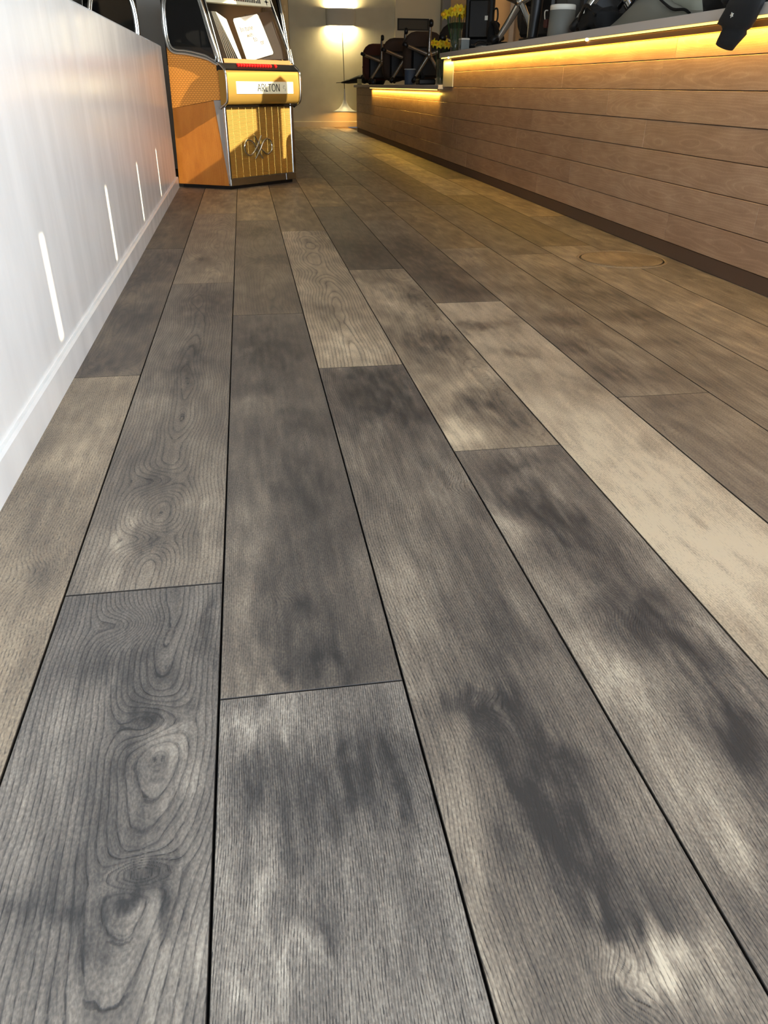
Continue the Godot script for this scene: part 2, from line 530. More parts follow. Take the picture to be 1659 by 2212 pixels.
func grow_wood() -> void:
	dash = tile(11, 0.11, 2)
	speck = tile(23, 0.16, 3)
	mid_oak = palette([Color8(216, 203, 178), Color8(170, 157, 138), Color8(125, 115, 102), Color8(87, 81, 75), Color8(58, 56, 54)])  # halfway between plain oak and the palette that holds the skylight sheen
	sheen_oak = palette([Color8(212, 203, 186), Color8(166, 157, 143), Color8(122, 115, 106), Color8(85, 81, 77), Color8(57, 56, 55)])  # greyer for the nearest planks: cool skylight sheen put into the colour
	oak = palette([Color8(220, 202, 170), Color8(174, 157, 132), Color8(129, 116, 99), Color8(89, 81, 73), Color8(59, 56, 54)])
	#        col   near   far     w     h   tone  ring  depth slope  off  contr pores blotch seed
	add_hero(0, 0.05, -2.225, 256, 1024, 92.0, 0.0052, 0.05, 0.010, 0.22, 44.0, 80.0, 31.2, 3)
	add_hero(0, -2.225, -4.23, 256, 512, 150.0, 0.009, 0.02, 0.025, 0.0, 26.0, 40.0, 32.7, 5)
	add_hero(1, 0.05, -1.105, 1024, 1024, 132.0, 0.0070, 0.115, -0.095, 0.035, 70.0, 66.0, 26.4, 7)
	add_hero(1, -1.105, -3.40, 512, 1536, 120.0, 0.0070, 0.012, 0.022, 0.0, 58.0, 62.0, 26.4, 9)
	add_hero(1, -3.40, -5.45, 256, 512, 108.0, 0.009, 0.02, 0.05, 0.03, 36.0, 36.0, 27.7, 11)
	add_hero(2, 0.05, -0.817, 1024, 1024, 96.0, 0.0030, 0.05, 0.010, 0.45, 90.0, 150.0, 30.2, 13)
	add_hero(2, -0.817, -2.855, 512, 1280, 140.0, 0.0036, 0.06, 0.012, 0.40, 40.0, 70.0, 28.8, 15)
	add_hero(2, -2.855, -5.13, 256, 512, 138.0, 0.010, 0.03, 0.02, 0.02, 30.0, 30.0, 27.7, 17)
	add_hero(3, 0.05, -2.21, 1024, 1536, 120.0, 0.0042, 0.04, 0.03, -0.20, 58.0, 100.0, 36.0, 19)
	add_hero(3, -2.21, -4.70, 256, 1024, 72.0, 0.0105, 0.012, 0.034, 0.0, 84.0, 40.0, 32.7, 21)
	add_hero(4, 0.05, -1.568, 1024, 1280, 110.0, 0.0040, 0.05, 0.02, 0.24, 56.0, 104.0, 36.0, 25)
	add_hero(4, -1.568, -3.592, 256, 768, 92.0, 0.008, 0.06, 0.02, 0.10, 24.0, 48.0, 42.8, 27)
	add_hero(4, -3.592, -5.70, 256, 512, 165.0, 0.009, 0.05, 0.02, 0.0, 14.0, 24.0, 30.2, 29)
	add_hero(5, -0.6, -2.932, 256, 1024, 40.0, 0.0046, 0.06, 0.01, 0.22, 30.0, 50.0, 30.2, 31)
	add_hero(5, -2.932, -5.05, 256, 512, 140.0, 0.008, 0.05, 0.02, 0.0, 16.0, 26.0, 35.2, 33)
	add_hero(6, -0.6, -1.848, 256, 512, 116.0, 0.0085, 0.03, 0.02, 0.03, 18.0, 34.0, 34.0, 35)
	add_hero(6, -1.848, -4.05, 256, 512, 112.0, 0.008, 0.05, 0.02, 0.0, 16.0, 34.0, 40.3, 37)
	add_hero(7, -1.5, -3.85, 256, 512, 112.0, 0.0105, 0.02, 0.03, 0.0, 30.0, 30.0, 40.3, 39)
	add_hero(8, -1.7, -4.05, 256, 512, 100.0, 0.009, 0.05, 0.02, 0.0, 20.0, 30.0, 40.3, 41)
	for i in 8:
		var j := {"w": 128, "h": 512, "x0": 0.0, "x1": 0.26, "z0": 0.0, "z1": -2.1, "tone": [84.0, 112.0, 132.0, 150.0, 104.0, 124.0, 142.0, 96.0][i], "ring": 0.009, "depth": 0.03, "slope": 0.03, "off": 0.0, "contrast": 24.0, "pores": 26.0, "blotch": 42.0, "seed": 60 + i, "pal": oak, "stains": PackedFloat32Array(), "knots": PackedFloat32Array()}
		jobs.append(j)
		pool.append(j)
	var lime := palette([Color8(222, 192, 162), Color8(194, 161, 130), Color8(166, 132, 104), Color8(142, 110, 86), Color8(108, 82, 64)])
	for i in 6:
		var j := {"w": 128, "h": 1024, "x0": -0.0665, "x1": 0.0665, "z0": 0.0, "z1": -2.0, "tone": [104.0, 128.0, 116.0, 136.0, 110.0, 122.0][i], "ring": 0.0085, "depth": 0.015 + 0.01 * (i % 3), "slope": 0.016, "off": 0.02 * (i - 2.5) / 2.5, "contrast": -44.0, "pores": 24.0, "blotch": 26.0, "seed": 80 + i, "pal": lime, "stains": PackedFloat32Array(), "knots": PackedFloat32Array(), "speckle": 0.12}
		jobs.append(j)
		clad.append(j)
	var amber := palette([Color8(226, 158, 72), Color8(206, 134, 52), Color8(186, 112, 38), Color8(160, 90, 28), Color8(128, 68, 20)])
	veneer = {"w": 256, "h": 256, "x0": 0.0, "x1": 0.5, "z0": 0.0, "z1": -0.6, "tone": 110.0, "ring": 0.012, "depth": 0.3, "slope": 0.0, "off": -0.4, "contrast": 20.0, "pores": 40.0, "blotch": 24.0, "seed": 97, "pal": amber, "stains": PackedFloat32Array(), "knots": PackedFloat32Array(), "speckle": 0.1}
	jobs.append(veneer)
	var id := WorkerThreadPool.add_group_task(wood_job, jobs.size())
	WorkerThreadPool.wait_for_group_task_completion(id)

# ------------------------------------------------------------------ shared materials
var M := {}

func make_materials() -> void:
	M.chrome = mat(Color(0.78, 0.78, 0.76), 0.12, 1.0)
	M.dark_chrome = mat(Color(0.30, 0.29, 0.28), 0.25, 1.0)
	M.steel = mat(Color(0.72, 0.71, 0.68), 0.22, 1.0)
	M.gold = mat(Color(0.70, 0.56, 0.27), 0.42, 0.7)
	M.grille = mat(Color(0.78, 0.64, 0.34), 0.34, 0.8)
	M.brass = mat(Color(0.62, 0.50, 0.28), 0.35, 0.9)
	M.copper = mat(Color(0.66, 0.48, 0.30), 0.4, 0.7)
	M.black = mat(Color(0.025, 0.024, 0.024), 0.45)
	M.black_soft = mat(Color(0.03, 0.031, 0.035), 0.85)
	M.black_gloss = mat(Color(0.012, 0.012, 0.014), 0.08)
	M.cream = mat(Color(0.90, 0.87, 0.74), 0.5)
	M.paper = mat(Color(0.92, 0.90, 0.84), 0.45)
	M.ink = mat(Color(0.01, 0.01, 0.01), 0.9, 0.0, 0.1)
	M.pencil = mat(Color(0.30, 0.28, 0.25), 0.9, 0.0, 0.2)
	M.red = mat(Color(0.80, 0.07, 0.06), 0.3)
	M.brown_cloth = mat(Color(0.25, 0.18, 0.12), 0.8)
	M.umber_cloth = mat(Color(0.17, 0.13, 0.10), 0.8)
	M.rust_cloth = mat(Color(0.29, 0.13, 0.06), 0.8)
	M.grey_cloth = mat(Color(0.68, 0.69, 0.63), 0.75)
	M.mesh_cloth = mat(Color(0.30, 0.29, 0.27), 0.9)
	M.slab = mat(Color(0.84, 0.81, 0.78), 0.5)
	M.white = mat(Color(0.86, 0.85, 0.80), 0.45)
	M.plinth = mat(Color(0.36, 0.27, 0.21), 0.55)
	M.leaf = mat(Color(0.13, 0.30, 0.08), 0.6)
	M.petal = mat(Color(0.97, 0.86, 0.12), 0.6)
	M.petal.backlight_enabled = true
	M.petal.backlight = Color(0.5, 0.4, 0.02)
	M.trumpet = mat(Color(0.97, 0.74, 0.05), 0.6)
	var g := mat(Color(0.02, 0.02, 0.02, 0.62), 0.04)
	g.transparency = BaseMaterial3D.TRANSPARENCY_ALPHA
	M.smoked = g
	var p := mat(Color(0.1, 0.11, 0.1, 0.02), 0.03)
	p.transparency = BaseMaterial3D.TRANSPARENCY_ALPHA
	M.pane = p
	var water := mat(Color(0.36, 0.43, 0.37, 0.13), 0.05)
	water.transparency = BaseMaterial3D.TRANSPARENCY_ALPHA
	M.glass = water
	# polished plaster: cloudy, streaked from top to bottom, a little shiny
	var pl := mat(Color.WHITE, 0.3, 0.0, 0.5)
	pl.albedo_texture = noise_tex(5, 0.012, Color8(234, 233, 228), Color8(250, 249, 244), 512, 5)
	pl.uv1_triplanar = true
	pl.uv1_world_triplanar = true
	pl.uv1_scale = Vector3(0.9, 0.22, 0.9)
	pl.roughness = 0.5
	pl.roughness_texture = noise_tex(6, 0.02, Color(0.36, 0.36, 0.36), Color(0.56, 0.56, 0.56), 256, 4)
	M.plaster = pl
	var far := mat(Color.WHITE, 0.85)
	far.albedo_texture = noise_tex(8, 0.02, Color8(204, 194, 162), Color8(214, 205, 174), 256, 3)
	far.uv1_triplanar = true
	far.uv1_world_triplanar = true
	far.uv1_scale = Vector3(0.5, 0.5, 0.5)
	M.far_wall = far
	M.beige = mat(Color8(226, 212, 176), 0.9)
	M.tan = mat(Color8(186, 150, 104), 0.9)
	M.peach = mat(Color8(240, 208, 168), 0.9)
	M.grey_wall = mat(Color8(150, 146, 138), 0.9)
	M.ceiling = mat(Color8(172, 168, 160), 0.95)
	M.subfloor = mat(Color8(40, 36, 34), 0.95)

func more_materials() -> void:
	M.gold_bright = mat(Color(0.92, 0.78, 0.42), 0.25, 0.9)
	M.wedge = mat(Color(0.62, 0.60, 0.57), 0.35, 0.3)
	M.ledge = mat(Color(0.10, 0.095, 0.09), 0.3, 0.5)
	M.cabinet_dark = mat(Color(0.05, 0.04, 0.03), 0.7)
	M.page_edge = mat(Color(0.30, 0.30, 0.27), 0.5)
	M.batten = mat(Color(0.58, 0.39, 0.19), 0.6)
	M.plinth_dark = mat(Color(0.09, 0.065, 0.05), 0.8)
	M.sconce = mat(Color(0.80, 0.77, 0.68), 0.8)
	M.sconce.backlight_enabled = true
	M.sconce.backlight = Color(0.10, 0.09, 0.07)
	M.cord = mat(Color(0.45, 0.42, 0.34), 0.7)
	M.speaker = mat(Color(0.42, 0.42, 0.39), 0.6)
	M.jacket = mat(Color(0.03, 0.034, 0.042), 0.85)
	M.jacket.rim_enabled = true
	M.jacket.rim = 0.3
	M.grey_cloth_dark = mat(Color(0.52, 0.52, 0.48), 0.75)
	M.cream_metal = mat(Color(0.80, 0.77, 0.62), 0.35, 0.4)
	# vinyl with staggered wavy dashes, computed
	var n := 64
	var im := Image.create(n, n, false, Image.FORMAT_RGB8)
	for y in n:
		for x in n:
			var row := y / 16
			var fy := (y % 16) / 16.0
			var fx := fposmod(x / 32.0 + 0.5 * (row % 2) + 0.25 * fy, 1.0)
			var d := smoothstep(0.28, 0.06, absf(fy - 0.5 - 0.18 * sin(TAU * fx))) * smoothstep(0.5, 0.38, absf(fx - 0.5))
			im.set_pixel(x, y, Color8(226, 152, 62).lerp(Color8(168, 98, 30), d))
	M.vinyl = mat(Color.WHITE, 0.5)
	M.vinyl.albedo_texture = ImageTexture.create_from_image(im)

# ------------------------------------------------------------------ the room
func sun_dir() -> Vector3:
	return Vector3(1.0, 0.64, 0.7)

func make_light() -> void:
	var cam := Camera3D.new()
	cam.name = "camera"
	cam.transform = Transform3D(Basis(Vector3(0.98678374, 0.00694324, 0.1618939), Vector3(0.07325676, 0.87204176, -0.48391798), Vector3(-0.1445382, 0.48938222, 0.86000799)).orthonormalized(), Vector3(0, 0.744, 0))
	cam.fov = 67.97
	cam.near = 0.05
	cam.far = 100.0
	add_child(cam)
	cam.current = true
	var sky := Sky.new()
	var sm := ProceduralSkyMaterial.new()
	sm.sky_top_color = Color(0.50, 0.62, 0.80)
	sm.sky_horizon_color = Color(0.86, 0.88, 0.90)
	sm.ground_bottom_color = Color(0.30, 0.29, 0.28)
	sm.ground_horizon_color = Color(0.55, 0.54, 0.52)
	sky.sky_material = sm
	var env := Environment.new()
	env.background_mode = Environment.BG_SKY
	env.sky = sky
	env.background_energy_multiplier = 6.0
	env.tonemap_mode = Environment.TONE_MAPPER_LINEAR
	env.tonemap_exposure = 1.13
	env.sdfgi_enabled = true
	env.ssao_enabled = true
	env.ssil_enabled = true
	var we := WorldEnvironment.new()
	we.name = "surroundings"
	we.environment = env
	add_child(we)
	var sun := DirectionalLight3D.new()
	sun.name = "sun"
	sun.light_color = Color(1.0, 0.94, 0.82)
	sun.light_energy = 4.5
	sun.light_angular_distance = 0.2
	sun.shadow_enabled = true
	add_child(sun)
	sun.look_at_from_position(sun_dir() * 10.0, Vector3.ZERO)
	# daylight in the shop window behind the camera
	var day := AreaLight3D.new()
	day.name = "shop_window_light"
	day.area_size = Vector2(4.4, 2.5)
	day.light_color = Color(0.86, 0.93, 1.0)
	day.light_energy = 32.0
	day.shadow_enabled = true
	day.position = Vector3(1.75, 1.4, 2.96)
	add_child(day)
	# light in an added, unseen side opening, to brighten the half wall
	var side := AreaLight3D.new()
	side.name = "added_side_light"
	side.area_size = Vector2(2.8, 1.1)
	side.light_color = Color(0.92, 0.96, 1.0)
	side.light_energy = 38.0
	side.shadow_enabled = true
	side.transform = Transform3D(Basis(Vector3.UP, PI / 2), Vector3(4.16, 1.65, 1.3))
	add_child(side)

func make_room() -> void:
	struct("floor", box_mesh(Vector3(-3.6, -0.12, -18.8), Vector3(4.3, -0.016, 3.1)), M.subfloor)
	struct("ceiling", box_mesh(Vector3(-3.7, 4.5, -18.9), Vector3(4.4, 4.62, 3.2)), M.ceiling)
	# the wall behind the camera, open where the shop window is
	var s := Shape.new()
	s.box(Vector3(-3.7, 0, 3.0), Vector3(-0.45, 4.5, 3.12))
	s.box(Vector3(3.95, 0, 3.0), Vector3(4.32, 4.5, 3.12))
	s.box(Vector3(-0.45, 2.65, 3.0), Vector3(3.95, 4.5, 3.12))
	s.box(Vector3(-0.45, 0, 3.0), Vector3(3.95, 0.15, 3.12))
	struct("wall_front", s.done(), M.ceiling)
	var w := struct("window_1", box_mesh(Vector3(-0.45, 0.15, 3.03), Vector3(3.95, 0.2, 3.09), 0.004), M.dark_chrome)
	for x in [-0.42, 1.05, 2.5, 3.92]:
		put("mullion", box_mesh(Vector3(x - 0.03, 0.2, 3.03), Vector3(x + 0.03, 2.65, 3.09), 0.004), M.dark_chrome, w)
	# the wall on the right, with unseen high slits and openings shaped to place the sun
	var c := CSGCombiner3D.new()
	c.name = "wall_right"
	c.set_meta("kind", "structure")
	add_child(c)
	var body := CSGBox3D.new()
	body.name = "wall_body"
	body.size = Vector3(0.12, 4.5, 22.0)
	body.position = Vector3(4.26, 2.25, -7.9)
	body.material = M.peach
	c.add_child(body)
	var d := sun_dir()
	for z in [-2.26, -3.41, -4.49, -5.57]:
		cut(c, Vector3(-0.545, 0.12, z), Vector3(-0.545, 0.395, z + 0.045))
	for k in [[-0.06, 0.34, 0.24, 1.4], [0.63, 0.82, 0.12, 1.3], [0.40, 0.57, 0.70, 1.3]]:
		# openings shaped so their sun falls on the jukebox front, between two distances along it and two heights
		cut_at(c, -3.7227 - 1.1978 * k[1], -3.7227 - 1.1978 * k[0], k[2] + 2.777 - 0.461 * k[0], k[3] + 2.777 - 0.461 * k[1])
	var sw := CSGBox3D.new()  # unseen side opening, added for the light that brightens the half wall
	sw.name = "wall_opening"
	sw.operation = CSGShape3D.OPERATION_SUBTRACTION
	sw.size = Vector3(0.4, 1.15, 2.9)
	sw.position = Vector3(4.26, 1.65, 1.3)
	sw.material = M.peach
	c.add_child(sw, true)
	struct("wall_far", box_mesh(Vector3(0.997, 0, -17.52), Vector3(4.2, 4.5, -17.4)), M.far_wall)
	struct("trim_1", box_mesh(Vector3(0.997, 0, -17.4), Vector3(3.05, 0.1, -17.385), 0.004), M.far_wall)
	struct("trim_2", box_mesh(Vector3(3.063, 0, -17.4), Vector3(4.2, 4.5, -17.36)), M.beige)
	struct("trim_3", box_mesh(Vector3(3.957, 0, -17.36), Vector3(4.2, 4.5, -17.2), 0.01), M.grey_wall)
	struct("trim_4", box_mesh(Vector3(4.12, 0, -17.2), Vector3(4.2, 4.5, -13.3), 0.01), M.peach)
	# deeper recess left of the far wall
	struct("wall_recess", box_mesh(Vector3(-3.6, 0, -18.8), Vector3(1.2, 4.5, -18.68)), M.tan)
	struct("trim_5", box_mesh(Vector3(-0.8, 1.98, -18.68), Vector3(1.0, 2.03, -18.62), 0.008), M.tan)
	struct("trim_6", box_mesh(Vector3(-0.8, 2.06, -18.68), Vector3(1.0, 2.16, -18.6), 0.008), M.tan)
	struct("wall_left", box_mesh(Vector3(-3.72, 0, -18.8), Vector3(-3.6, 4.5, 3.1)), M.grey_wall)
	struct("wall_back", box_mesh(Vector3(-3.6, 0, -8.75), Vector3(-0.22, 4.5, -8.6)), M.grey_wall)
	make_half_wall()
	make_floor()

func cut(c: CSGCombiner3D, lo: Vector3, hi: Vector3) -> void:
	# the slit in the right wall whose sun lands between lo and hi on the half wall
	var t := (4.2 + 0.545) / sun_dir().x
	cut_at(c, lo.z + t * sun_dir().z, hi.z + t * sun_dir().z, lo.y + t * sun_dir().y, hi.y + t * sun_dir().y)

func cut_at(c: CSGCombiner3D, z0: float, z1: float, y0: float, y1: float) -> void:
	var b := CSGBox3D.new()
	b.name = "wall_opening"
	b.operation = CSGShape3D.OPERATION_SUBTRACTION
	var e := 0.12 * sun_dir() / sun_dir().x
	b.size = Vector3(0.4, y1 - y0 + e.y, z1 - z0 + e.z)
	b.position = Vector3(4.26, (y0 + y1 + e.y) / 2.0, (z0 + z1 + e.z) / 2.0)
	b.material = M.peach
	c.add_child(b, true)

func make_half_wall() -> void:
	var turn := Basis(Vector3.UP, 0.0052)
	var at := Transform3D(turn, Vector3(-0.535, 0, 0))
	var s := Shape.new()
	s.box(Vector3(-0.13, -0.01, -6.95), Vector3(-0.008, 1.0, 2.98), 0.008, at)
	struct("wall_half", s.done(), M.plaster)
	var b := Shape.new()
	b.box(Vector3(-0.02, -0.01, -6.97), Vector3(0.007, 0.082, 2.98), 0.006, at)
	struct("baseboard_left", b.done(), M.plaster)

func make_floor() -> void:
	var parent: Node = get_node("floor")
	var shared := []
	for j in pool:
		for t in [Color(1, 1, 1), Color(0.90, 0.88, 0.85), Color(1.0, 0.97, 0.90)]:
			shared.append(wood_material(j, 0.52, 0.5, 0.0, t))
	rng.seed = 4
	for col in SEAMS.size() - 1:
		var x0: float = SEAMS[col]
		var x1: float = SEAMS[col + 1]
		var ends := []
		if hero.has(col):
			for j in hero[col]:
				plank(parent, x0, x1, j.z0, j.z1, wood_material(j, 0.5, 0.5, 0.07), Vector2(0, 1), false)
				ends.append(j.z1)
		var near: float = 3.0
		var z: float = ends.back() if ends.size() else -0.9
		if ends.is_empty():
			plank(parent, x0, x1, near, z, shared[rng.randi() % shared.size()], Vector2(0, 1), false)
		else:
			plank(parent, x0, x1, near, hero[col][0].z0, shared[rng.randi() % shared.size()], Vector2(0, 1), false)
		while z > -17.4:
			var z2 := z - rng.randf_range(1.85, 2.35)
			if z2 < -16.8:
				z2 = -18.6
			var v0 := rng.randf_range(0.0, 0.2)
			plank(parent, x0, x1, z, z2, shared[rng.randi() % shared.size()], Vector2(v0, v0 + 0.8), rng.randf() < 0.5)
			z = z2
	# the rest of the floor, right of the desk and left of the half wall, is hidden from here

# ------------------------------------------------------------------ the desk
const FACE := 2.055

# a cladding board: its face looks to -x
func board(parent: Node, y0: float, y1: float, z0: float, z1: float, m: Material, v0: float, flip: bool) -> void:
	var g := 0.0014
	var b := 0.0016
	var s := Shape.new()
	var x := FACE + 0.0006 * float(int(absf(z1) * 137.0) % 3)
	y0 += g
	y1 -= g
	var n := z0 - 0.0006
	var f := z1 + 0.0006
	var v1 := v0 + absf(z1 - z0) / 2.4
	var ul := 0.94 if flip else 0.06
	var uh := 1.0 - ul
	var p := [Vector3(x, y0 + b, f + b), Vector3(x, y0 + b, n - b), Vector3(x, y1 - b, n - b), Vector3(x, y1 - b, f + b)]
	var q := [Vector3(x + b, y0, f), Vector3(x + b, y0, n), Vector3(x + b, y1, n), Vector3(x + b, y1, f)]
	var uv := [Vector2(ul, v1), Vector2(ul, v0), Vector2(uh, v0), Vector2(uh, v1)]
	s.quad(p[0], p[1], p[2], p[3], uv[0], uv[1], uv[2], uv[3])
	var dn := Vector3(0.018, 0, 0)
	for i in 4:
		var k := (i + 1) % 4
		s.quad(q[i], q[k], p[k], p[i], uv[i], uv[k], uv[k], uv[i])
		s.quad(q[i] + dn, q[k] + dn, q[k], q[i], uv[i], uv[k], uv[k], uv[i])
	put("board", s.done(), m, parent)

func clad_row(parent: Node, y0: float, y1: float, z0: float, z1: float, mats: Array) -> void:
	var z := z0
	var first := true
	while z > z1 + 0.01:
		var step := rng.randf_range(1.3, 2.2)
		if first:
			step *= rng.randf_range(0.4, 1.0)
			first = false
		var z2 := maxf(z - step, z1)
		if z2 - z1 < 0.3:
			z2 = z1
		board(parent, y0, y1, z, z2, mats[rng.randi() % mats.size()], rng.randf_range(0.0, 0.3), rng.randf() < 0.5)
		z = z2

func led(z0: float, z1: float, y: float, called_label: String, clips: Array) -> void:
	var t := thing("led_strip_light", called_label, "strip light", Vector3(2.022, y, (z0 + z1) / 2.0), Basis.IDENTITY, "warm strip lights under the worktop edges")
	var h := absf(z1 - z0) / 2.0
	put("diffuser", box_mesh(Vector3(-0.0035, -0.004, -h), Vector3(0.004, 0.004, h)), M.led, t)
	for c in clips:
		put("connector", box_mesh(Vector3(-0.011, -0.009, c - (z0 + z1) / 2.0 - 0.012), Vector3(0.004, 0.007, c - (z0 + z1) / 2.0 + 0.012), 0.004), M.led_white, t)
	var a := AreaLight3D.new()
	a.name = "strip_glow"
	a.area_size = Vector2(h * 2.0, 0.012)
	a.light_color = Color(1.0, 0.80, 0.34)
	a.light_energy = LED_POWER * h / 3.0
	a.shadow_enabled = true
	var n := Vector3(0.62, -0.78, 0).normalized()
	a.transform = Transform3D(Basis(Vector3(0, 0, 1), (-n).cross(Vector3(0, 0, 1)), -n), Vector3(0.001, -0.037, 0))
	t.add_child(a)

const LED_POWER := 1.6

func make_desk() -> void:
	rng.seed = 12
	var mats := []
	for j in clad:
		mats.append(wood_material(j, 0.42, 0.5, 0.0))
	M.led = glow(Color(1.0, 0.86, 0.45), 2.0)
	M.led_white = glow(Color(1.0, 0.93, 0.75), 6.0)
	var rows := [0.07, 0.2, 0.334, 0.468, 0.602, 0.736, 0.866, 0.984]
	var up := thing("reception_desk", "tall near section of the timber clad desk, seven boards high", "desk")
	put("carcass", box_mesh(Vector3(2.072, 0.0, -8.74), Vector3(2.7, 0.99, 1.9)), M.plinth_dark, up)
	put("plinth", box_mesh(Vector3(2.062, 0.0, -8.76), Vector3(2.08, 0.068, 1.9), 0.002), M.plinth, up)
	for i in 7:
		clad_row(up, rows[i], rows[i + 1], 1.9, -8.34 if i >= 5 else -8.76, mats)
	put("end_panel", box_mesh(Vector3(2.05, 0.738, -8.76), Vector3(2.4, 0.984, -8.345), 0.003), M.white, up)
	put("batten", box_mesh(Vector3(2.026, 0.954, -8.34), Vector3(2.0545, 0.982, 1.9), 0.002), M.batten, up)
	var low := thing("reception_desk", "low far section of the timber clad desk, five boards high", "desk")
	put("carcass", box_mesh(Vector3(2.072, 0.0, -15.58), Vector3(2.7, 0.715, -8.765)), M.plinth_dark, low)
	put("plinth", box_mesh(Vector3(2.062, 0.0, -15.6), Vector3(2.08, 0.068, -8.762), 0.002), M.plinth, low)
	for i in 5:
		clad_row(low, rows[i], minf(rows[i + 1], 0.712), -8.762, -15.6, mats)
	tag(put("worktop", box_mesh(Vector3(2.012, 0.994, -8.79), Vector3(2.8, 1.036, 1.9), 0.003), M.slab), "pale grey stone worktop on the tall near desk with a jacket sleeve over its edge", "worktop")
	var wt := put("worktop", box_mesh(Vector3(2.012, 0.716, -15.66), Vector3(2.8, 0.757, -8.80), 0.003), M.slab)
	tag(wt, "grey stone worktop on the low far desk under the upturned chairs", "worktop")
	led(1.9, -8.74, 0.989, "long yellow light line under the worktop of the tall near desk", [-8.42, -4.97, -1.7])
	led(-8.9, -13.7, 0.711, "shorter yellow light line under the worktop of the low far desk", [])

# ------------------------------------------------------------------ jukebox: x along its front, z out of its front, y up
func jl(u: float, y: float, out := 0.0) -> Vector3:
	return Vector3(-0.294 * u - 0.956 * out, y, -0.956 * u + 0.294 * out)

func jr(u: float, y: float, out := 0.0) -> Vector3:
	var p := jl(u, y, out)
	return Vector3(0.765 - p.x, p.y, p.z)

func glass_at(x: float, y: float, back := 0.0) -> Vector3:
	return Vector3(x, y, 0.002 - 0.3 * (y - 0.88) - back)

func both(f: Callable) -> void:
	f.call(0)
	f.call(1)

func text_mesh(t: String, wide: float, deep: float, italic := false) -> TextMesh:
	var m := TextMesh.new()
	var f := SystemFont.new()
	f.font_names = PackedStringArray(["Droid Sans"])
	f.font_italic = italic
	m.font = f
	m.text = t
	m.font_size = 32
	m.pixel_size = 0.01
	m.depth = deep
	var w := m.get_aabb().size.x
	if w > 0.0:
		m.pixel_size = 0.01 * wide / w
	return m

func rounded(w: float, h: float, r: float) -> Array:
	var out := []
	for k in [[1, 1, 0.0], [-1, 1, 90.0], [-1, -1, 180.0], [1, -1, 270.0]]:
		for i in 5:
			var a := deg_to_rad(k[2] + i * 22.5)
			out.append(Vector3(k[0] * (w / 2 - r) + cos(a) * r, k[1] * (h / 2 - r) + sin(a) * r, 0))
	return out

func moved(pts: Array, x: Transform3D) -> Array:
	var out := []
	for p in pts:
		out.append(x * (p as Vector3))
	return out

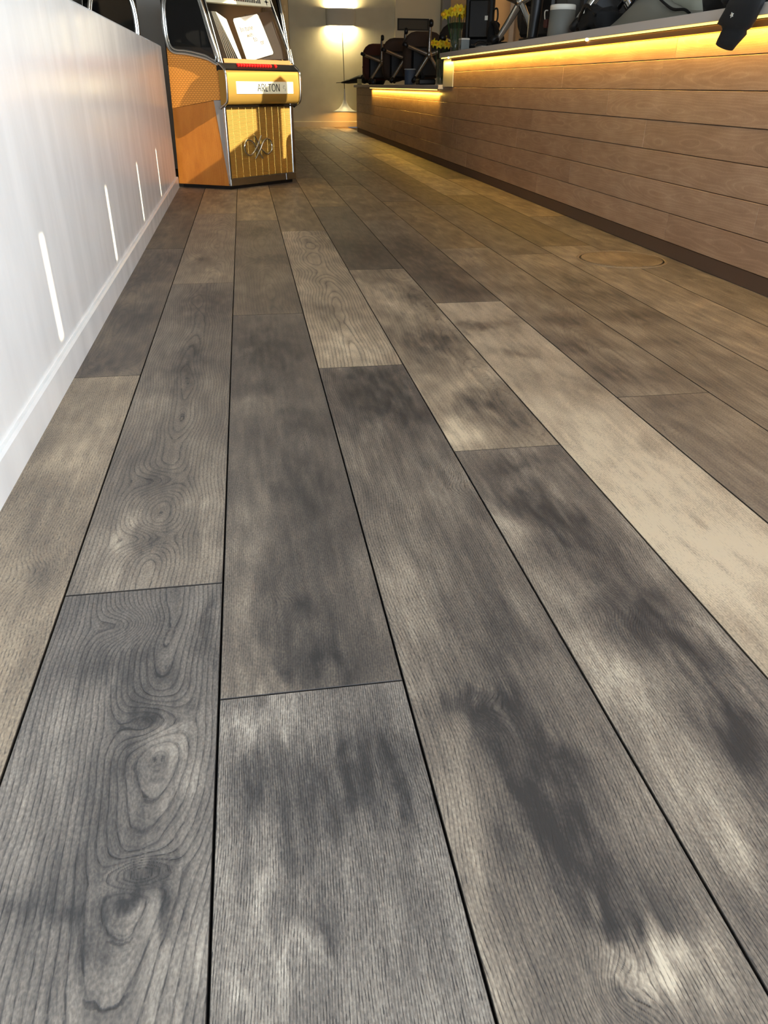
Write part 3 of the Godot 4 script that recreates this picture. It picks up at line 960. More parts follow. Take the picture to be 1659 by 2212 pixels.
func make_jukebox() -> Node3D:
	var fx := Vector3(0.7208, 0, -0.6932).normalized()
	var fz := Vector3(-fx.z, 0, fx.x)
	var t := thing("jukebox", "vintage jukebox with orange sides and gold grille at the half wall's end", "jukebox", Vector3(-0.139, 0, -6.76), Basis(fx, Vector3.UP, fz))
	var vm := wood_material(veneer, 0.4, 0.5, 0.0)
	for side in 2:
		var P := jl if side == 0 else jr
		# lower side: plain orange veneer
		var low := []
		var uv := []
		for k in [[0.012, 0.028], [0.486, 0.028], [0.468, 0.576], [0.088, 0.634]]:
			low.append(P.call(k[0], k[1], 0.0))
			uv.append(Vector2(k[0] / 0.5, k[1] / 0.65))
		var s := Shape.new()
		s.slab(low, P.call(0.0, 0.0, -0.018) - P.call(0.0, 0.0, 0.0), uv)
		put("side_panel", s.done(), vm, t)
		# upper side: patterned vinyl that swells forward
		var up := []
		uv = []
		for k in [[0.466, 0.577], [0.30, 0.604], [0.086, 0.637], [0.03, 0.640], [-0.012, 0.652], [-0.032, 0.70], [-0.034, 0.77], [-0.022, 0.83], [0.0, 0.868], [0.05, 0.884], [0.106, 0.898], [0.18, 0.915], [0.263, 0.930], [0.36, 0.942], [0.415, 0.952], [0.448, 0.985], [0.456, 1.0]]:
			up.append(P.call(k[0], k[1], 0.006))
			uv.append(Vector2(k[0] / 0.055, k[1] / 0.055))
		s = Shape.new()
		s.slab(up, P.call(0.0, 0.0, -0.02) - P.call(0.0, 0.0, 0.0), uv)
		put("vinyl_panel", s.done(), M.vinyl, t)
		s = Shape.new()
		s.lathe([Vector2(0, 0.004), Vector2(0.007, 0.003), Vector2(0.009, 0.0)], 12, Transform3D(Basis(Vector3.RIGHT, Vector3.BACK, Vector3.DOWN).rotated(Vector3.UP, 0.0), Vector3.ZERO))
		var sc := put("screw_cap", tube_mesh([P.call(0.012, 0.746, 0.004), P.call(0.012, 0.746, 0.013)], 0.009, 12), M.chrome, t)
		sc.set_meta("label", "round chrome screw cap")
		# grey wedge between the veneer and the grille
		s = Shape.new()
		var wedge := []
		for k in [[0.0, 0.028], [0.013, 0.028], [0.09, 0.637], [0.0, 0.637]]:
			wedge.append(P.call(k[0], k[1], 0.001))
		s.slab(wedge, P.call(0.0, 0.0, -0.016) - P.call(0.0, 0.0, 0.0))
		put("side_trim", s.done(), M.wedge, t)
		# chrome frame round the side window
		var loop := curve([P.call(0.01, 0.885, 0.01), P.call(0.106, 0.913, 0.01), P.call(0.20, 0.933, 0.01), P.call(0.29, 0.947, 0.01), P.call(0.385, 0.955, 0.01), P.call(0.432, 0.985, 0.01), P.call(0.452, 1.05, 0.01), P.call(0.456, 1.17, 0.01), P.call(0.44, 1.28, 0.01), P.call(0.395, 1.355, 0.01), P.call(0.30, 1.385, 0.01), P.call(0.21, 1.39, 0.01), P.call(0.155, 1.36, 0.01), P.call(0.115, 1.26, 0.01), P.call(0.06, 1.06, 0.01)], 5, true)
		put("window_frame", tube_mesh(loop, 0.013, 10, true), M.chrome, t)
		var mid: Vector3 = P.call(0.265, 1.16, 0.0)
		var inner := []
		var inner2 := []
		for p in loop:
			inner.append(mid + (p - mid) * 0.91)
			inner2.append(mid + (p - mid) * 0.955 - (P.call(0, 0, 0.012) - P.call(0, 0, 0.0)))
		put("window_frame", tube_mesh(inner, 0.009, 8, true), M.chrome, t)
		put("window_frame", tube_mesh(inner2, 0.014, 8, true), M.dark_chrome, t)
		s = Shape.new()
		var pane := []
		for i in range(0, inner.size(), 3):
			pane.append(inner[i])
		s.slab(pane if side == 0 else pane, (P.call(0, 0, -0.004) - P.call(0, 0, 0)))
		put("side_window", s.done(), M.smoked, t)
		# brass record rail seen low in the window
		s = Shape.new()
		s.slab([P.call(0.05, 0.915, -0.03), P.call(0.40, 0.965, -0.03), P.call(0.41, 1.03, -0.04), P.call(0.20, 0.99, -0.04), P.call(0.06, 0.93, -0.04)], P.call(0, 0, -0.01) - P.call(0, 0, 0))
		put("record_rail", s.done(), M.brass, t)
		# front pillar between the side window and the windshield
		s = Shape.new()
		var gx0 := 0.012 if side == 0 else 0.803
		var gx1 := 0.0 if side == 0 else 0.70
		var a: Vector3 = P.call(0.0, 0.872, 0.004)
		var b: Vector3 = P.call(0.155, 1.38, 0.004)
		var c := glass_at(gx1, 1.38)
		var d := glass_at(gx0, 0.878)
		if side == 0:
			s.slab([a, d, c, b], Vector3(0.006, 0, -0.012))
		else:
			s.slab([d, a, b, c], Vector3(-0.006, 0, -0.012))
		put("pillar", s.done(), M.dark_chrome, t)
		put("pillar_edge", tube_mesh([glass_at(gx0, 0.88, -0.004), glass_at(gx1, 1.38, -0.004)], 0.006, 8), M.chrome, t)
	put("pillar_tip", tube_mesh([glass_at(0.80, 0.893, -0.004), glass_at(0.805, 1.0, -0.004)], [0.008, 0.006], 8), M.chrome, t)
	# carcass
	var s2 := Shape.new()
	s2.slab([jl(0.03, 0.03, -0.02), jr(0.03, 0.03, -0.02), jr(0.47, 0.03, -0.02), jl(0.47, 0.03, -0.02)], Vector3(0, 0.85, 0))
	put("carcass", s2.done(), M.cabinet_dark, t)
	s2 = Shape.new()
	s2.slab([jl(0.02, 0.0, -0.02), jr(0.02, 0.0, -0.02), jr(0.46, 0.0, -0.02), jl(0.46, 0.0, -0.02)], Vector3(0, 0.035, 0))
	put("kick", s2.done(), M.black, t)
	s2 = Shape.new()
	s2.slab([jl(0.455, 0.87), jl(0.455, 1.4), jr(0.455, 1.4), jr(0.455, 0.87)], Vector3(0, 0, -0.02))
	put("back_panel", s2.done(), M.black, t)
	# grille: fine ribs of gold metal
	var prof := [Vector2(-0.02, 0.075)]
	var y := 0.082
	while y < 0.60:
		for k in 4:
			prof.append(Vector2(-0.004 + 0.0028 * sin(PI * k / 4.0), y + 0.0088 * k / 4.0))
		y += 0.0088
	prof.append(Vector2(-0.02, y))
	s2 = Shape.new()
	s2.sweep_x(prof, 0.014, 0.742)
	put("grille", s2.done(), M.grille, t)
	for i in 9:
		var x := 0.075 + 0.074 * i
		put("grille_bar", box_mesh(Vector3(x - 0.0012, 0.082, -0.006), Vector3(x + 0.0012, 0.60, -0.0004), 0.0005), M.gold_bright, t)
	put("grille_frame", box_mesh(Vector3(-0.006, 0.03, -0.02), Vector3(0.016, 0.612, 0.006), 0.004), M.chrome, t)
	put("grille_frame", box_mesh(Vector3(0.735, 0.03, -0.02), Vector3(0.772, 0.612, 0.006), 0.005), M.chrome, t)
	put("bottom_band", box_mesh(Vector3(-0.004, 0.026, -0.015), Vector3(0.768, 0.082, 0.008), 0.005), M.steel, t)
	put("bottom_band", box_mesh(Vector3(0.64, 0.028, 0.006), Vector3(0.766, 0.08, 0.0105), 0.003), M.chrome, t)
	# emblem: two loops whose ends cross
	var em := Node3D.new()
	em.name = "emblem"
	em.position = Vector3(0.326, 0.30, 0.012)
	t.add_child(em)
	for sx in [1.0, -1.0]:
		var e := []
		for k in [[0.035, 0.082], [-0.012, 0.012], [-0.055, -0.038], [-0.10, -0.058], [-0.145, -0.032], [-0.158, 0.012], [-0.138, 0.048], [-0.10, 0.056], [-0.06, 0.034], [-0.012, -0.022], [0.045, -0.088]]:
			e.append(Vector3(k[0] * sx, k[1], 0.003 * sx * (1.0 if k[1] > 0 else -1.0)))
		put("emblem_loop", tube_mesh(curve(e, 6), 0.0078, 8), M.chrome, em)
	# belly: gold band with the name plate
	var bp := []
	for k in [[-0.01, 0.604], [0.022, 0.606], [0.046, 0.616], [0.058, 0.634], [0.065, 0.68], [0.067, 0.73], [0.066, 0.78], [0.063, 0.815], [0.058, 0.838], [-0.01, 0.84]]:
		bp.append(Vector2(k[0], k[1]))
	s2 = Shape.new()
	s2.sweep_x(bp, -0.024, 0.795)
	put("belly_front", s2.done(), M.gold, t)
	for x in [-0.026, 0.797]:
		var pts := []
		for k in [[-0.012, 0.584], [0.01, 0.597], [0.03, 0.606], [0.052, 0.618], [0.066, 0.64], [0.072, 0.70], [0.073, 0.77], [0.069, 0.82], [0.058, 0.845], [0.03, 0.868], [0.0, 0.886]]:
			pts.append(Vector3(x, k[1], k[0]))
		put("end_trim", tube_mesh(curve(pts, 3), 0.0095, 10), M.chrome, t)
	put("belly_underside", box_mesh(Vector3(-0.02, 0.588, -0.012), Vector3(0.79, 0.604, 0.03), 0.004), M.dark_chrome, t)
	var sp := put("name_plate", box_mesh(Vector3(0.076, 0.681, 0.062), Vector3(0.714, 0.766, 0.0705), 0.002), M.cream, t)
	sp.set_meta("label", "cream name plate with black capitals")
	var tm := put("lettering", text_mesh("ARLTON", 0.252, 0.0012), M.ink, sp)
	tm.position = Vector3(0.428, 0.722, 0.0712)
	put("lettering", tube_mesh(curve([Vector3(0.612, 0.735, 0.0712), Vector3(0.598, 0.738, 0.0712), Vector3(0.592, 0.724, 0.0712), Vector3(0.604, 0.716, 0.0712)], 4), 0.0012, 5), M.pencil, sp)
	put("lettering", tube_mesh([Vector3(0.622, 0.718, 0.0712), Vector3(0.612, 0.70, 0.0712)], 0.0012, 5), M.pencil, sp)
	# key ledge with red buttons
	s2 = Shape.new()
	s2.sweep_x([Vector2(-0.03, 0.835), Vector2(0.058, 0.838), Vector2(0.062, 0.848), Vector2(0.008, 0.888), Vector2(-0.03, 0.888)], -0.02, 0.79, false)
	put("key_ledge", s2.done(), M.ledge, t)
	var kb := Basis(Vector3.RIGHT, -0.93)
	for i in 15:
		var x := 0.142 + 0.0292 * i
		if i == 13:
			continue
		var k := put("selector_key", box_mesh(Vector3(-0.0105, -0.012, -0.004), Vector3(0.0105, 0.012, 0.014), 0.004), M.red, t)
		k.transform = Transform3D(kb, Vector3(x, 0.8705, 0.0335))
	s2 = Shape.new()
	s2.slab([glass_at(0.03, 0.884, -0.008), glass_at(0.79, 0.884, -0.008), glass_at(0.775, 0.917, -0.004), glass_at(0.035, 0.917, -0.004)], Vector3(0, -0.01, -0.03))
	put("price_strip", s2.done(), M.copper, t)
	# windshield, header, lid
	s2 = Shape.new()
	s2.slab([glass_at(0.025, 0.915), glass_at(0.785, 0.915), glass_at(0.70, 1.29), glass_at(0.005, 1.28)], Vector3(0, -0.001, -0.004))
	put("windshield", s2.done(), M.pane, t)
	s2 = Shape.new()
	s2.slab([glass_at(0.0, 1.276, -0.002), glass_at(0.702, 1.288, -0.002), glass_at(0.70, 1.385, -0.002), glass_at(0.0, 1.385, -0.002)], Vector3(0, -0.005, -0.03))
	var hd := put("header", s2.done(), M.cream, t)
	hd.set_meta("label", "cream header strip with faded lettering and a star")
	var star := []
	for i in 8:
		var r := 0.026 if i % 2 == 0 else 0.006
		star.append(glass_at(0.655 + cos(i * PI / 4) * r * 1.1, 1.318 + sin(i * PI / 4) * r, -0.0045))
	s2 = Shape.new()
	s2.slab(star, Vector3(0, 0, -0.002))
	put("star", s2.done(), M.ink, hd)
	for i in 15:
		var x := 0.30 + 0.0195 * i
		var hgt := 0.016 + 0.007 * float((i * 7) % 3)
		var mk: Material = M.rust_cloth if i < 6 else M.pencil
		s2 = Shape.new()
		s2.slab([glass_at(x, 1.302, -0.0045), glass_at(x + 0.013, 1.302, -0.0045), glass_at(x + 0.015, 1.302 + hgt, -0.0045), glass_at(x + 0.004, 1.302 + hgt, -0.0045)], Vector3(0, 0, -0.0015))
		put("faded_letter", s2.done(), mk, hd)
	s2 = Shape.new()
	s2.slab([glass_at(-0.005, 1.385, -0.01), glass_at(0.707, 1.385, -0.01), jr(0.47, 1.385), jl(0.47, 1.385)], Vector3(0, 0.07, 0))
	put("lid", s2.done(), M.steel, t)
	# inside: title pages
	s2 = Shape.new()
	s2.slab([glass_at(0.46, 0.918, 0.05), glass_at(0.79, 0.93, 0.05), glass_at(0.72, 1.262, 0.05), glass_at(0.45, 1.225, 0.05)], Vector3(0, -0.002, -0.02))
	put("title_board", s2.done(), M.black_soft, t)
	var card := [glass_at(0.318, 0.903, 0.022), glass_at(0.610, 0.960, 0.022), glass_at(0.622, 0.972, 0.022), glass_at(0.556, 1.222, 0.022), glass_at(0.540, 1.231, 0.022), glass_at(0.276, 1.186, 0.022), glass_at(0.266, 1.172, 0.022), glass_at(0.306, 0.910, 0.022)]
	s2 = Shape.new()
	s2.slab(card, Vector3(0, -0.001, -0.004))
	var cd := put("title_card", s2.done(), M.paper, t)
	cd.set_meta("label", "white card with pencilled words")
	var tilt := Basis(Vector3(1, 0.17, -0.05).normalized(), Vector3(-0.163, 0.95, -0.28).normalized(), Vector3(0, 0.29, 0.957).normalized()).orthonormalized()
	var words := [["In tune", 0.385, 1.125, 0.145], ["with", 0.405, 1.083, 0.07], ["to", 0.452, 1.058, 0.04], ["or", 0.523, 1.040, 0.042]]
	for w in words:
		var tx := put("handwriting", text_mesh(w[0], w[3], 0.001, true), M.pencil, cd)
		tx.transform = Transform3D(tilt, glass_at(w[1], w[2], 0.0195))
	s2 = Shape.new()
	s2.slab([glass_at(0.223, 0.917, 0.03), glass_at(0.262, 0.917, 0.035), glass_at(0.208, 1.178, 0.035), glass_at(0.113, 1.221, 0.03)], Vector3(0, -0.001, -0.004))
	put("title_page", s2.done(), M.paper, t)
	for i in 5:
		s2 = Shape.new()
		var o := 0.022 * (i + 1)
		s2.slab([glass_at(0.218 - o, 0.917, 0.028), glass_at(0.224 - o, 0.917, 0.028), glass_at(0.117 - o * 0.4, 1.222, 0.028), glass_at(0.111 - o * 0.4, 1.222, 0.028)], Vector3(0, -0.001, -0.05))
		put("title_page", s2.done(), M.page_edge, t)
	s2 = Shape.new()
	s2.slab([jl(0.02, 0.88, -0.02), jr(0.02, 0.88, -0.02), jr(0.45, 0.88, -0.02), jl(0.45, 0.88, -0.02)], Vector3(0, 0.012, 0))
	put("deck", s2.done(), M.black, t)
	put("tone_arm", tube_mesh([Vector3(0.02, 0.90, -0.22), Vector3(0.0, 1.12, -0.2)], 0.006, 8), M.dark_chrome, t)
	return t

# ------------------------------------------------------------------ chairs turned over on the desk
func make_chair(label: String, seat_mat: Material, metal: Material, group: String, thick := 1.0) -> Node3D:
	var t := thing("swivel_chair", label, "chair", Vector3.ZERO, Basis.IDENTITY, group)
	put("hub", lathe_mesh([Vector2(0, 0.055), Vector2(0.03, 0.056), Vector2(0.036, 0.07), Vector2(0.034, 0.13), Vector2(0.026, 0.15), Vector2(0, 0.15)], 16), metal, t)
	put("column", lathe_mesh([Vector2(0.024, 0.14), Vector2(0.024, 0.3), Vector2(0.016, 0.3), Vector2(0.016, 0.40)], 14), M.black, t)
	for k in 5:
		var a := deg_to_rad(90.0 + 72.0 * k)
		var d := Vector3(cos(a), 0, sin(a))
		var radii := []
		for i in 11:
			radii.append((0.026 - 0.0006 * i) * thick)
		put("leg", tube_mesh(curve([d * 0.02 + Vector3(0, 0.10, 0), d * 0.16 + Vector3(0, 0.095, 0), d * 0.33 + Vector3(0, 0.07, 0)], 5), radii, 12), metal, t)
		var x := Transform3D(Basis(Vector3(-d.z, 0, d.x), d, Vector3.UP).orthonormalized(), d * 0.335 + Vector3(0, 0.034, 0))
		var s := Shape.new()
		# wheel axis runs across the leg
		var ax := Vector3(-d.z, 0, d.x)
		s.lathe([Vector2(0, -0.022), Vector2(0.032, -0.024), Vector2(0.040, -0.014), Vector2(0.042, 0.0), Vector2(0.040, 0.014), Vector2(0.032, 0.024), Vector2(0, 0.022)], 16, Transform3D(Basis(d, ax, d.cross(ax)), d * 0.335 + Vector3(0, 0.034, 0)))
		s.tube([d * 0.33 + Vector3(0, 0.034, 0), d * 0.33 + Vector3(0, 0.075, 0)], 0.011, 8)
		put("castor", s.done(), M.black, t)
	put("added_dark_block", box_mesh(Vector3(-0.17, 0.33, -0.24), Vector3(0.17, 0.40, 0.10), 0.02), M.black, t)  # black block added to darken the shaded lower half of the seat underside
	# seat pan: a rounded cushion, then the back shell
	var seat := Shape.new()
	var prof := rounded(0.54, 0.54, 0.17)
	var layers := [[0.40, 0.82], [0.415, 0.95], [0.44, 1.0], [0.475, 0.98], [0.495, 0.9], [0.50, 0.7]]
	seat.smooth()
	for i in layers.size() - 1:
		for k in prof.size():
			var k2 := (k + 1) % prof.size()
			var p: Vector3 = prof[k]
			var q: Vector3 = prof[k2]
			var A := Vector3(p.x * layers[i][1], layers[i][0], p.y * layers[i][1])
			var B := Vector3(q.x * layers[i][1], layers[i][0], q.y * layers[i][1])
			var C := Vector3(q.x * layers[i + 1][1], layers[i + 1][0], q.y * layers[i + 1][1])
			var D := Vector3(p.x * layers[i + 1][1], layers[i + 1][0], p.y * layers[i + 1][1])
			seat.quad(A, D, C, B)
			if i == 0:
				seat.tri(Vector3(0, 0.398, 0), A, B)
			if i == layers.size() - 2:
				seat.tri(Vector3(0, 0.502, 0), C, D)
	put("seat", seat.done(), seat_mat, t)
	var back := Shape.new()
	back.smooth()
	var cols := 12
	var rowsn := 8
	var g := []
	for i in rowsn + 1:
		var row := []
		var v := float(i) / rowsn
		var y := 0.46 + 0.44 * v
		var half := deg_to_rad(62.0 - 26.0 * v * v)
		for k in cols + 1:
			var a := lerpf(-half, half, float(k) / cols)
			row.append(Vector3(sin(a) * 0.29, y, 0.02 - cos(a) * (0.285 + 0.03 * v)))
		g.append(row)
	for i in rowsn:
		for k in cols:
			var A: Vector3 = g[i][k]
			var B: Vector3 = g[i][k + 1]
			var C: Vector3 = g[i + 1][k + 1]
			var D: Vector3 = g[i + 1][k]
			var inw := Vector3(0, 0, 0.035)
			back.quad(A, D, C, B)
			back.quad(A + inw, B + inw, C + inw, D + inw)
	for k in cols:
		var inw := Vector3(0, 0, 0.035)
		back.quad(g[rowsn][k], g[rowsn][k] + inw, g[rowsn][k + 1] + inw, g[rowsn][k + 1])
		back.quad(g[0][k], g[0][k + 1], g[0][k + 1] + inw, g[0][k] + inw)
	for i in rowsn:
		var inw := Vector3(0, 0, 0.035)
		back.quad(g[i][0], g[i][0] + inw, g[i + 1][0] + inw, g[i + 1][0])
		back.quad(g[i][cols], g[i + 1][cols], g[i + 1][cols] + inw, g[i][cols] + inw)
	put("backrest", back.done(), seat_mat, t)
	return t

func lay(t: Node3D, hub: Vector3, yaw := 0.0, roll := 0.0) -> void:
	# on its back, its star of legs turned to the room
	var b := Basis(Vector3(1, 0, 0), Vector3(0, 0, -1), Vector3(0, 1, 0))
	b = Basis(Vector3.UP, yaw) * Basis(Vector3.BACK, roll) * b
	t.transform = Transform3D(b, hub - b * Vector3(0, 0.10, 0))

func dup(t: Node3D, label: String) -> Node3D:
	var r: Node3D = t.duplicate()
	r.name = numbered(RegEx.create_from_string("_\\d+$").sub(str(t.name), ""))
	add_child(r)
	r.set_meta("label", label)
	return r

# ------------------------------------------------------------------ daffodils
func daffodil(root: Vector3, head: Vector3, face: Vector3, label: String, group: String, sd: int) -> void:
	var t := thing("daffodil", label, "flower", root, Basis.IDENTITY, group)
	var h := head - root
	face = face.normalized()
	put("stem", tube_mesh(curve([Vector3.ZERO, h * 0.5 + Vector3(0, 0.02, 0), h - face * 0.03 + Vector3(0, 0.01, 0), h], 4), 0.0032, 6), M.leaf, t)
	var up := Vector3.UP if absf(face.y) < 0.8 else Vector3.RIGHT
	var ex := up.cross(face).normalized()
	var ey := face.cross(ex)
	var s := Shape.new()
	s.smooth()
	for k in 6:
		var a := TAU * k / 6.0 + 0.1 * sd
		var d := ex * cos(a) + ey * sin(a)
		var sd2 := face.cross(d)
		var p := [h, h + d * 0.022 + sd2 * 0.015 + face * 0.003, h + d * 0.050 - face * 0.005, h + d * 0.022 - sd2 * 0.015 + face * 0.003]
		s.quad(p[0], p[3], p[2], p[1])
		s.quad(p[0] - face * 0.001, p[1] - face * 0.001, p[2] - face * 0.001, p[3] - face * 0.001)
	put("petals", s.done(), M.petal, t)
	s = Shape.new()
	var x := Transform3D(Basis(ex, face, ex.cross(face)), h)
	s.lathe([Vector2(0.009, 0.0), Vector2(0.011, 0.012), Vector2(0.013, 0.02), Vector2(0.018, 0.027), Vector2(0.015, 0.026), Vector2(0.009, 0.012), Vector2(0.0, 0.004)], 12, x)
	put("trumpet", s.done(), M.trumpet, t)

func vase(at: Vector3, r: float, h: float, label: String) -> void:
	var t := thing("vase", label, "vase", at, Basis.IDENTITY)
	put("glass", lathe_mesh([Vector2(0, 0.0), Vector2(r * 0.9, 0.0), Vector2(r * 0.94, 0.004), Vector2(r, h), Vector2(r - 0.004, h), Vector2(r * 0.9 - 0.003, 0.012), Vector2(0, 0.012)], 24), M.glass, t)

func flowers(at: Vector3, n: int, h: float, spread: float, reach: Vector3, label: String, group: String, sd: int) -> void:
	rng.seed = sd
	for i in n:
		var a := TAU * i * 0.382 + rng.randf() * 0.4
		var r := spread * sqrt((i + 0.5) / n)
		var head := at + reach + Vector3(cos(a) * r, h + 0.05 - 0.35 * r + rng.randf_range(-0.02, 0.02), sin(a) * r)
		var face := Vector3(cos(a) * r * 6.0 - 0.5, 0.15, sin(a) * r * 6.0 + 0.9)
		daffodil(at + Vector3(cos(a), 0, sin(a)) * 0.022 + Vector3(0, 0.015, 0), head, face, label, group, i)

# ------------------------------------------------------------------ small things on the desk
func make_clutter() -> void:
	var top := 1.036
	var low := 0.757
	# chairs on the low far desk
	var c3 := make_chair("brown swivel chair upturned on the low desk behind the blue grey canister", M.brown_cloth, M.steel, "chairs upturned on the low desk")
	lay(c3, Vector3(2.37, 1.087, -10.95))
	var c2 := dup(c3, "brown swivel chair upturned on the low desk, next to the reddish brown one")
	lay(c2, Vector3(2.36, 1.087, -12.55))
	var c1 := dup(c3, "reddish brown swivel chair upturned at the low desk's far end by the black bag")
	for k in ["seat", "backrest"]:
		(c1.get_node(k) as MeshInstance3D).material_override = M.rust_cloth
	var c0 := dup(c3, "dark brown swivel chair upturned on the low desk behind the lower daffodils")
	for k in ["seat", "backrest"]:
		(c0.get_node(k) as MeshInstance3D).material_override = M.umber_cloth
	lay(c0, Vector3(2.47, 1.09, -9.35))
	lay(c1, Vector3(2.32, 1.087, -14.4))
	# chairs on the tall near desk
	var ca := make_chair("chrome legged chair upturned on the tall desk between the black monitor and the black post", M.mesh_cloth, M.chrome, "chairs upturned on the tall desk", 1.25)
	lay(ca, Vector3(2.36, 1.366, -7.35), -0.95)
	var cb := dup(ca, "chrome legged chair upturned on the tall desk just behind the white topped speaker")
	lay(cb, Vector3(2.36, 1.366, -5.52), -0.35)
	grey_chair(Vector3(2.3, top, -4.6))
	# lower desk things
	var can := thing("canister", "blue grey canister with a pale rim on the low desk in front of the chairs", "canister", Vector3(2.14, low, -11.0))
	put("body", lathe_mesh([Vector2(0, 0), Vector2(0.066, 0), Vector2(0.068, 0.005), Vector2(0.07, 0.165), Vector2(0.0, 0.165)], 24), mat(Color(0.30, 0.34, 0.40), 0.5), t_last(can))
	put("rim", lathe_mesh([Vector2(0.0, 0.164), Vector2(0.073, 0.164), Vector2(0.074, 0.17), Vector2(0.073, 0.178), Vector2(0.06, 0.18), Vector2(0.0, 0.176)], 24), mat(Color(0.6, 0.62, 0.62), 0.4), can)
	var bag := thing("bag", "black soft bag slumped at the far end of the low desk", "bag", Vector3(2.34, low, -15.43)) 
	put("body", lump_mesh(Vector3(0.38, 0.28, 0.42), 0.12, 4.0, 3), M.black_soft, bag)
	put("strap", tube_mesh(curve([Vector3(-0.1, 0.26, 0.15), Vector3(-0.17, 0.2, 0.05), Vector3(-0.19, 0.06, -0.15)], 5), 0.014, 6), M.black, bag)
	var flap := thing("umbrella", "folded black umbrella pointing past the far end of the low desk", "umbrella", Vector3(2.14, low + 0.05, -15.80))
	put("canopy", tube_mesh([Vector3(0.05, 0.05, 0.16), Vector3(0.02, 0.045, 0.0), Vector3(-0.16, 0.0, -0.42), Vector3(-0.26, -0.015, -0.62)], [0.06, 0.065, 0.035, 0.012], 10), M.black_soft, flap)
	put("tip", tube_mesh([Vector3(-0.26, -0.015, -0.62), Vector3(-0.34, -0.02, -0.8)], 0.006, 6), M.dark_chrome, flap)
	var nb := thing("note_block", "small pale yellow note block at the far corner of the low desk", "note pad", Vector3(2.09, low, -15.45))
	put("sheets", box_mesh(Vector3(-0.035, 0, -0.04), Vector3(0.035, 0.09, 0.04), 0.002), mat(Color(0.80, 0.74, 0.50), 0.8), nb)
	put("base", box_mesh(Vector3(-0.038, 0, -0.043), Vector3(0.038, 0.012, 0.043), 0.002), mat(Color(0.5, 0.45, 0.3), 0.7), nb)
	var jar := thing("pen_pot", "small dark pen pot on the low desk near the black bag", "pot", Vector3(2.12, low, -14.0))
	put("cup", lathe_mesh([Vector2(0, 0), Vector2(0.035, 0), Vector2(0.038, 0.08), Vector2(0.033, 0.08), Vector2(0.03, 0.01), Vector2(0, 0.01)], 16), mat(Color(0.12, 0.13, 0.15), 0.4), jar)
	var ph := thing("desk_phone", "black desk telephone on the low desk behind the white desk end", "telephone", Vector3(2.12, low, -9.95))
	put("base", box_mesh(Vector3(-0.10, 0, -0.11), Vector3(0.10, 0.06, 0.11), 0.012), M.black, ph)
	put("handset", tube_mesh(curve([Vector3(-0.05, 0.07, -0.1), Vector3(-0.05, 0.11, -0.04), Vector3(-0.05, 0.11, 0.04), Vector3(-0.05, 0.07, 0.1)], 4), 0.02, 8), M.black_soft, ph)
	var pl := thing("paper_pile", "crumpled pale papers on the low desk beside the telephone", "papers", Vector3(2.13, low, -10.35))
	for i in 3:
		put("sheet", box_mesh(Vector3(-0.05 - 0.01 * i, 0.004 * i, -0.10 + 0.02 * i), Vector3(0.05 - 0.012 * i, 0.004 * i + 0.002, 0.10 - 0.015 * i)), mat(Color(0.62, 0.55, 0.40), 0.8), pl)
	vase(Vector3(2.15, low, -9.3), 0.05, 0.24, "clear glass vase with daffodils on the low desk behind the white desk end")
	flowers(Vector3(2.15, low, -9.3), 6, 0.36, 0.10, Vector3(-0.005, 0, 0), "yellow daffodil in the lower vase behind the white desk end", "daffodils in the lower vase", 31)
	# tall desk, from its far end
	vase(Vector3(2.12, top, -8.56), 0.058, 0.20, "tall clear glass vase of daffodils at the far end of the tall desk")
	flowers(Vector3(2.12, top, -8.56), 13, 0.315, 0.125, Vector3(-0.01, 0, 0), "yellow daffodil in the glass vase at the far end of the tall desk", "daffodils in the tall vase", 47)
	var tape := thing("tape_dispenser", "small white box with a dark round hole beside the flower vase", "box", Vector3(2.11, top, -8.2))
	put("case", box_mesh(Vector3(-0.04, 0, -0.05), Vector3(0.04, 0.10, 0.05), 0.004), mat(Color(0.50, 0.53, 0.52), 0.4), tape)
	put("cap", box_mesh(Vector3(-0.042, 0.088, -0.052), Vector3(0.042, 0.104, 0.052), 0.004), M.white, tape)
	put("hole", tube_mesh([Vector3(-0.034, 0.035, 0.018), Vector3(-0.043, 0.035, 0.018)], 0.016, 12), M.black, tape)
	var mo := thing("monitor", "black computer monitor seen from behind beside the daffodils", "monitor", Vector3(2.27, top, -8.27), Basis(Vector3.UP, deg_to_rad(-28.0)))
	put("casing", box_mesh(Vector3(-0.135, 0.03, -0.03), Vector3(0.135, 0.50, 0.03), 0.012), M.black, mo)
	put("back_bulge", box_mesh(Vector3(-0.10, 0.1, 0.02), Vector3(0.10, 0.42, 0.06), 0.02), M.black, mo)
	put("foot", box_mesh(Vector3(-0.13, 0.0, -0.09), Vector3(0.13, 0.016, 0.09), 0.004), M.black, mo)
	put("neck", box_mesh(Vector3(-0.04, 0.01, -0.02), Vector3(0.04, 0.08, 0.02), 0.004), M.black, mo)
	put("sticker", box_mesh(Vector3(0.06, 0.25, 0.0595), Vector3(0.088, 0.285, 0.0615)), M.white, mo)
	put("cable", tube_mesh(curve([Vector3(0.13, 0.33, 0.03), Vector3(0.165, 0.34, 0.03), Vector3(0.175, 0.27, 0.03), Vector3(0.15, 0.2, 0.03)], 5), 0.008, 6), M.black, mo)
	var pp := thing("paper_pile", "white papers with black cables across them in front of the monitor", "papers", Vector3(2.13, top, -7.55))
	for i in 3:
		put("sheet", box_mesh(Vector3(-0.06, 0.006 * i, -0.15 + 0.03 * i), Vector3(0.07 - 0.01 * i, 0.006 * i + 0.003, 0.15 - 0.02 * i)), M.paper, pp)
	var cbk := thing("cable", "thin black cables lying over white papers in front of the monitor", "cable", Vector3(2.12, top + 0.02, -7.55))
